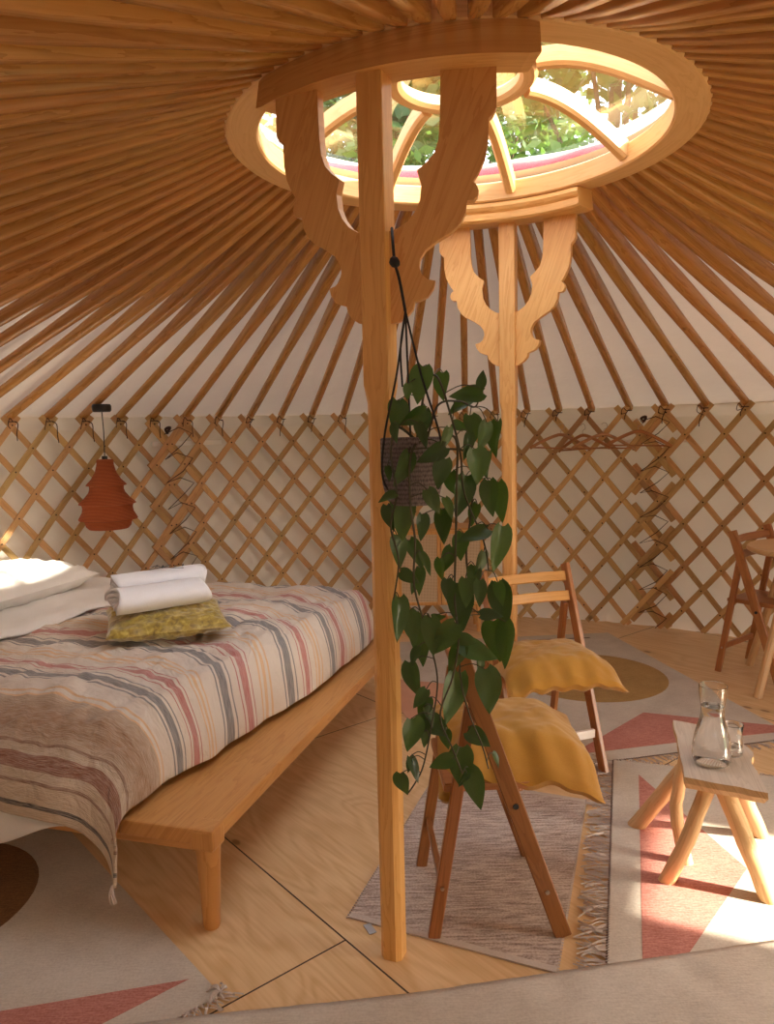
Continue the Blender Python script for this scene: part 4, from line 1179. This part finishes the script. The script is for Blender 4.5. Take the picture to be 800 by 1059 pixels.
# grey-brown runner under the near chair
def runner():
    a_, b_, c_, d_ = V(-.139, 2.049, 0), V(.408, 1.805, 0), V(.722, 2.71, 0), V(.175, 2.94, 0)
    bm = bmesh.new(); n, m_ = 30, 44; g = []
    for i in range(n+1):
        row = []
        for j in range(m_+1):
            s_, t = i/n, j/m_; p_ = a_.lerp(b_, s_).lerp(d_.lerp(c_, s_), t)
            row.append(bm.verts.new((p_.x+.002*noise.noise(V(t*9, s_, 0)), p_.y+.002*noise.noise(V(s_*9, t, 3)), .006 + .0*noise.noise(V(p_.x*6, p_.y*6, 0)))))
        g.append(row)
    for i in range(n):
        for j in range(m_): bm.faces.new((g[i][j], g[i+1][j], g[i+1][j+1], g[i][j+1])).material_index = 1 if j < 1 or j >= m_-1 else 0
    fix(bm); o = obj('woven_runner', bm, [M['rug_grey'], M['fringe']])
    s_ = o.modifiers.new('s', 'SOLIDIFY'); s_.thickness = .005; s_.offset = -1
    tag(o, 'small grey-brown woven runner beneath the nearest folding chair', 'rug')
    lb = bar(V(-.085, 2.018, .0035), V(-.066, 1.978, .003), .022, .001, 0, V(0, 0, 1)); obj('care_label', lb, plain('grey_label', (.45, .47, .5), .6), o)['label'] = 'small grey care label'
    for P0_, P1_, Q_ in ((a_, d_, -.006), (b_, c_, .006)):
        bm = bmesh.new()
        for k in range(80):
            P_ = P0_.lerp(P1_, k/79); add_tube(bm, [P_+V(0, 0, .005), P_+V(Q_, 0, .004)], .003, 5)
        obj('bound_edge', bm, M['fringe'], o)['kind'] = 'stuff'
runner()

# ---------------------------------------------------------------- coat hangers on the lattice at the right
def hanger(loc, rz, tilt, label):
    e = thing('coat_hanger', label, 'coat hanger', loc, 0, 'wooden coat hangers on the lattice'); e.rotation_euler = (0, tilt, rz)
    P = spline([(-.21, 0, -.10), (-.19, 0, -.085), (-.10, 0, -.035), (-.03, 0, -.005), (0, 0, 0), (.03, 0, -.005), (.10, 0, -.035), (.19, 0, -.085), (.21, 0, -.10)], 4)
    bm = bmesh.new(); add_sweep(bm, P, lambda i: rect(.012, .022, .004), V(0, 0, 1)); fix(bm); obj('shoulder_bar', bm, M['chair'], e, True)
    obj('trouser_bar', tube([V(-.19, 0, -.093), V(.19, 0, -.093)], .0055, 8), M['chair'], e, True)
    obj('hook', tube(spline([(0, 0, 0), (0, 0, .03), (.022, 0, .045), (.018, 0, .07), (0, 0, .078), (-.018, 0, .066)], 5), .0022, 6), M['bolt'], e, True)
for k, (px_a, z, rz, tl, lb) in enumerate([(70.6, 1.352, 20, .05, 'leftmost wooden coat hanger, just right of the back post'), (67.6, 1.345, -28, -.06, 'wooden coat hanger tangled second from the left on the lattice'),
                                  (64.8, 1.35, 24, .03, 'wooden coat hanger third from the left on the lattice'), (60.2, 1.365, 5, 0.02, 'rightmost wooden coat hanger, spread wide in front of the corded join')]):
    hanger(pol(2.86-.012*k, px_a, z), rad(px_a-90+rz), tl, lb)

# ---------------------------------------------------------------- hanging plant
PX, PY = .062, 1.782
def unproj(px, py, y):
    x = (px-400)/F_PX; yy = -(py-529.5)/F_PX; c_, s_ = math.cos(ROLL), math.sin(ROLL)
    x, yy = c_*x-s_*yy, s_*x+c_*yy
    d = V(x, math.cos(PITCH)+yy*math.sin(PITCH), -math.sin(PITCH)+yy*math.cos(PITCH)); return V(0, 0, EYE)+d*(y/d.y)
plant = thing('hanging_plant', 'trailing green pothos in a woven basket hung from the front post bracket', 'plant', (PX, PY, 1.30))
pinv = Matrix.Translation(plant.location).inverted()
def pp(name, bm, m, sm=True, parent=plant):
    o = obj(name, bm, m, parent, sm); o.matrix_parent_inverse = pinv; return o
bz = 1.228
bm = lathe([(0, 0), (.050, 0), (.062, .012), (.071, .05), (.074, .10), (.074, .155), (.070, .158), (.068, .12), (.0, .12)], 40); bmesh.ops.translate(bm, verts=bm.verts, vec=(PX, PY, bz)); pp('basket', bm, M['basket'])
bm = lathe([(0, 0), (.066, 0), (.06, .012), (0, .02)], 24); bmesh.ops.translate(bm, verts=bm.verts, vec=(PX, PY, bz+.115)); pp('soil', bm, M['soil'])
kn = unproj(408, 271, 1.79); hk = unproj(405, 236, 1.875); mid_ = unproj(419, 322, 1.785)
bm = bmesh.new()
add_tube(bm, spline([hk, unproj(406, 250, 1.815), kn, unproj(413, 290, 1.80), mid_], 6), .0035, 6)
for t in (-1, 0, 1):
    a_ = rad(90+t*120); pr_ = V(PX+.076*math.cos(a_), PY+.076*math.sin(a_), bz+.15)
    add_tube(bm, spline([mid_, mid_.lerp(pr_, .5)+V(.004*t, 0, 0), pr_, V(PX+.075*math.cos(a_), PY+.075*math.sin(a_), bz+.05), V(PX, PY, bz-.006)], 6), .0028, 6)
add_tube(bm, spline([mid_, unproj(414, 360, 1.80), unproj(416, 400, 1.79)], 5), .0025, 5)
pp('hanger_cord', bm, M['black_cord'])
bm = bmesh.new(); bmesh.ops.create_icosphere(bm, subdivisions=2, radius=.013)
for v in bm.verts: v.co *= 1+.25*noise.noise(v.co*90)
bmesh.ops.translate(bm, verts=bm.verts, vec=kn); pp('knot', bm, M['black_cord'])
# vines
VN = [
    [(432, 455, 1.72), (424, 475, 1.69), (424, 520, 1.69), (429, 560, 1.73), (428, 605, 1.76), (440, 650, 1.77), (452, 700, 1.78), (447, 745, 1.78), (438, 790, 1.78), (430, 808, 1.78), (422, 820, 1.78)],
    [(440, 460, 1.83), (470, 452, 1.78), (472, 500, 1.78), (471, 560, 1.79), (470, 620, 1.79), (474, 660, 1.79), (468, 700, 1.79), (455, 740, 1.79), (468, 775, 1.78), (478, 800, 1.78)],
    [(445, 465, 1.84), (486, 470, 1.85), (488, 520, 1.85), (482, 570, 1.85), (484, 610, 1.84), (476, 655, 1.83), (476, 700, 1.82), (484, 735, 1.81), (498, 770, 1.80), (505, 795, 1.79)],
    [(430, 460, 1.83), (440, 400, 1.82), (452, 390, 1.81), (466, 430, 1.80), (476, 470, 1.80), (480, 510, 1.80), (500, 560, 1.82), (505, 590, 1.82)],
    [(430, 455, 1.75), (410, 442, 1.70), (404, 470, 1.685), (410, 510, 1.69), (404, 545, 1.75), (412, 580, 1.75), (406, 625, 1.75)],
    [(440, 462, 1.84), (452, 420, 1.85), (475, 415, 1.86), (492, 420, 1.87), (498, 392, 1.87)],
]
vine_pts = []
for vn in VN:
    P = spline([unproj(*q) for q in vn], 8); vine_pts += P
    bm = bmesh.new(); n_ = len(P); add_tube(bm, P, lambda i: .0032*(1-.4*i/n_), 6); pp('vine', bm, M['stem'])
# leaves: (x, y, length in px, direction of the tip in picture degrees, 0 right, 90 down)
LF = []
c6 = [(230,120,150,100),(325,125,110,95),(435,155,140,175),(500,90,75,-75),(400,210,110,150),(125,255,125,95),(200,265,120,150),(120,330,80,90),(240,290,120,100),(345,360,100,100),(280,425,130,150),(155,490,150,110),(325,510,125,100),(460,310,115,80),(558,355,145,100),(508,350,125,100),(480,480,150,80),(440,390,110,95),(415,610,175,100),(540,615,145,85),(578,635,165,85),(290,630,110,60),(355,660,95,70),(155,700,200,90),(95,705,110,80),(85,610,80,160),(462,690,95,110),(460,770,140,165),(330,740,145,90),(140,850,140,80),(240,745,110,90),(580,840,190,95),(215,860,130,60),(262,900,100,60),(350,885,110,110),(408,830,115,100),(185,960,90,30),(222,980,110,100),(497,910,115,100),(470,960,95,90),(318,930,95,90),(350,1020,95,90),(430,1030,120,90),(580,1035,100,80),(92,510,65,80),(178,150,65,90),(410,300,75,20),(380,560,110,75),(520,470,110,100),(240,340,110,70)]
c7 = [(145,170,180,85),(205,20,85,100),(195,210,140,80),(235,270,210,95),(335,260,165,125),(280,250,160,85),(205,335,85,110),(200,440,150,80),(415,130,165,92),(358,55,90,100),(430,60,110,60),(490,60,110,90),(590,110,185,80),(545,152,100,0),(600,285,190,95),(560,270,170,85),(490,305,165,15),(440,265,80,10),(382,340,140,125),(372,520,220,105),(530,495,205,80),(490,380,70,90),(228,520,95,125),(245,570,110,110),(190,685,160,90),(305,645,130,30),(275,600,110,60),(345,700,90,90),(320,800,110,160),(408,820,170,92),(470,915,175,75),(487,695,110,30),(565,790,75,60),(205,830,110,70),(155,900,115,80),(312,160,60,0),(250,700,70,90),(180,815,60,100),(420,880,80,110)]
for x, y, l, d in c6: LF.append((380+x/4.233, 370+y/4.233, l/4.233, d))
for x, y, l, d in c7: LF.append((380+x/4.233, 600+y/4.233, l/4.233, d))
def leaf_mesh(seed):
    rr = random.Random(seed); bm = bmesh.new(); NL, NW = 10, 6; g = []
    fold = rr.uniform(.10, .38); droop = rr.uniform(.02, .20); asym = rr.uniform(-.06, .06); wd = rr.uniform(.27, .37); curl = rr.uniform(-.1, .1)
    for i in range(NL+1):
        t = i/NL
        w = wd*math.sin(pi*min(1, (t*.97+.03))**.62)**.85*(1-.12*t) if t < 1 else 0
        row = []
        for j in range(-NW//2, NW//2+1):
            s_ = j/(NW/2)
            x = t - (.09*abs(s_)**2*(1-t)**3)    # heart lobes run back past the stalk
            y = s_*w + asym*math.sin(t*pi)
            z = fold*abs(s_)*w - droop*t*t + .012*math.sin(t*9+s_*3) + curl*s_*w
            row.append(bm.verts.new((x, y, z)))
        g.append(row)
    for i in range(NL):
        for j in range(NW): bm.faces.new((g[i][j], g[i+1][j], g[i+1][j+1], g[i][j+1]))
    bmesh.ops.remove_doubles(bm, verts=bm.verts, dist=1e-5)
    me = bpy.data.meshes.new('leaf'); bm.to_mesh(me); bm.free(); me.materials.append(M['leaf'])
    for p_ in me.polygons: p_.use_smooth = True
    return me
lms = [leaf_mesh(i) for i in range(9)]
rr = random.Random(21); pet = bmesh.new()
for k, (x, y, l, d) in enumerate(LF):
    dep = (1.765+rr.uniform(-.02, .02)) if x < 424 else lerp(1.75, 1.875, rr.random())
    if y > 690: dep = min(dep, 1.83)
    if x < 465 and 440 < y < 530: dep = 1.675+rr.uniform(-.015, .02)
    if x > 500: dep = lerp(1.80, 1.88, rr.random())
    P = unproj(x, y, dep); Lm = l/F_PX*dep*1.10
    da = rad(d); dirw = (right*math.cos(da) - up*math.sin(da)); dirw = (dirw + FW*rr.uniform(-.35, .2)).normalized()
    # leaf normal faces mostly the viewer / upward with random turn
    nrm = (-FW*1.0 + up*rr.uniform(.0, .9) + right*rr.uniform(-1.1, 1.1)); nrm = (nrm - dirw*nrm.dot(dirw)).normalized(); sd = nrm.cross(dirw)
    base = P - dirw*Lm*.5
    mw = Matrix((dirw*Lm, sd*Lm, nrm*Lm)).transposed().to_4x4(); mw.translation = base
    o = bpy.data.objects.new('leaf', rr.choice(lms)); COL.objects.link(o); o.parent = plant; o.matrix_parent_inverse = pinv; o.matrix_basis = mw
    q = min(vine_pts, key=lambda v_: (v_-base).length + max(0, base.z-v_.z)*.3)
    if (q-base).length < .14:
        b2 = bmesh.new(); add_tube(b2, spline([q, q.lerp(base, .5)+V(0, -.004, .012), base], 4), .0013, 5)
        k_ = obj('stalk', b2, M['stem'], o, True); k_.matrix_parent_inverse = mw.inverted() @ Matrix.Identity(4); k_.matrix_parent_inverse = (mw).inverted()

# ---------------------------------------------------------------- outside: ground, trees seen through the dome
bm = bmesh.new(); vs = [bm.verts.new((CX+40*math.cos(2*pi*k/32), CY+40*math.sin(2*pi*k/32), -.35)) for k in range(32)]; bm.faces.new(vs)
o = obj('ground', bm, M['grass']); structure(o)
def tree(x, y, h, rx, label, lm, seed, n=2600):
    rr = random.Random(seed); e = thing('garden_tree', label, 'tree', (x, y, -.35), 0, 'trees seen through the skylight dome')
    bm = bmesh.new(); add_tube(bm, spline([(0, 0, 0), (.1, .05, h*.3), (-.05, .1, h*.6), (.05, 0, h*.85)], 5), lambda i: .17*(1-.04*i), 8)
    blobs = []
    for k in range(18):
        a_ = rr.uniform(0, 2*pi); q = V(math.cos(a_)*rx*rr.uniform(.15, .75), math.sin(a_)*rx*rr.uniform(.15, .75), h*rr.uniform(.42, .93)); blobs.append((q, rx*rr.uniform(.3, .5)))
        add_tube(bm, spline([(0, .05, h*.4), (q.x*.5, q.y*.5, q.z*.8), tuple(q)], 3), lambda i: .05*(1-.1*i), 6)
    obj('trunk', bm, M['bark'], e, True)
    bm = bmesh.new()
    for k in range(n):
        q, r_ = rr.choice(blobs); d = V(rr.gauss(0, 1), rr.gauss(0, 1), rr.gauss(0, 1)).normalized(); p_ = q + d*r_*(rr.random()**.4)
        a_ = V(rr.gauss(0, 1), rr.gauss(0, 1), rr.gauss(0, .6)).normalized(); b_ = a_.cross(V(rr.gauss(0, 1), rr.gauss(0, 1), rr.gauss(0, 1))).normalized(); s_ = rr.uniform(.08, .16)
        bm.faces.new([bm.verts.new(p_-a_*s_), bm.verts.new(p_+b_*s_*.5), bm.verts.new(p_+a_*s_), bm.verts.new(p_-b_*s_*.5)])
    f_ = obj('foliage', bm, lm, e); f_['kind'] = 'stuff'
for i, (x, y, h, rx, lb) in enumerate([(-3.0, 11.5, 9.2, 2.5, 'leafy green tree beyond the left part of the skylight'), (.3, 12.6, 9.6, 2.5, 'airy tree beyond the skylight between the bracket wings'),
                               (3.4, 11.2, 9.0, 2.6, 'dark green tree beyond the middle right of the skylight'), (6.9, 9.3, 8.8, 2.6, 'tall dense tree beyond the far right of the skylight'),
                               (-6.6, 9.6, 8.6, 2.4, 'green tree beyond the leftmost pane of the skylight'), (1.9, 16.5, 13.5, 3.2, 'tallest tree rising behind the others through the skylight')]):
    tree(x, y, h, rx, lb, M['tree_leaf'] if i % 2 == 0 else M['tree_leaf2'], 30+i, 8000)

# ---------------------------------------------------------------- light
az = V(.90, -.43, 0).normalized(); EL = rad(30)
sd = V(az.x*math.cos(EL), az.y*math.cos(EL), math.sin(EL))
sun = bpy.data.lights.new('sun', 'SUN'); so = bpy.data.objects.new('sun', sun); COL.objects.link(so)
sun.energy = 13; sun.color = (1, .88, .70); sun.angle = rad(1.2); so.rotation_euler = sd.to_track_quat('Z', 'Y').to_euler()
w = bpy.data.worlds.new('world'); scene.world = w; w.use_nodes = True; nt = w.node_tree
sky = nt.nodes.new('ShaderNodeTexSky'); sky.sky_type = 'NISHITA'; sky.sun_disc = False; sky.sun_elevation = EL; sky.sun_rotation = math.atan2(sd.x, sd.y); sky.air_density = 1.0; sky.dust_density = 2.0
mixn = nt.nodes.new('ShaderNodeMix'); mixn.data_type = 'RGBA'; mixn.inputs['Factor'].default_value = .55; mixn.inputs['B'].default_value = (3.3, 3.2, 3.0, 1)
nt.links.new(sky.outputs[0], mixn.inputs['A']); nt.links.new(mixn.outputs['Result'], nt.nodes['Background'].inputs[0])
nt.nodes['Background'].inputs[1].default_value = 1.0

vs_ = scene.view_settings
vs_.view_transform = 'Standard'; vs_.look = 'None'; vs_.exposure = 0.82; vs_.gamma = 1; vs_.use_curve_mapping = False
scene.cycles.max_bounces = 14; scene.cycles.diffuse_bounces = 8; scene.cycles.transparent_max_bounces = 16; scene.cycles.transmission_bounces = 12
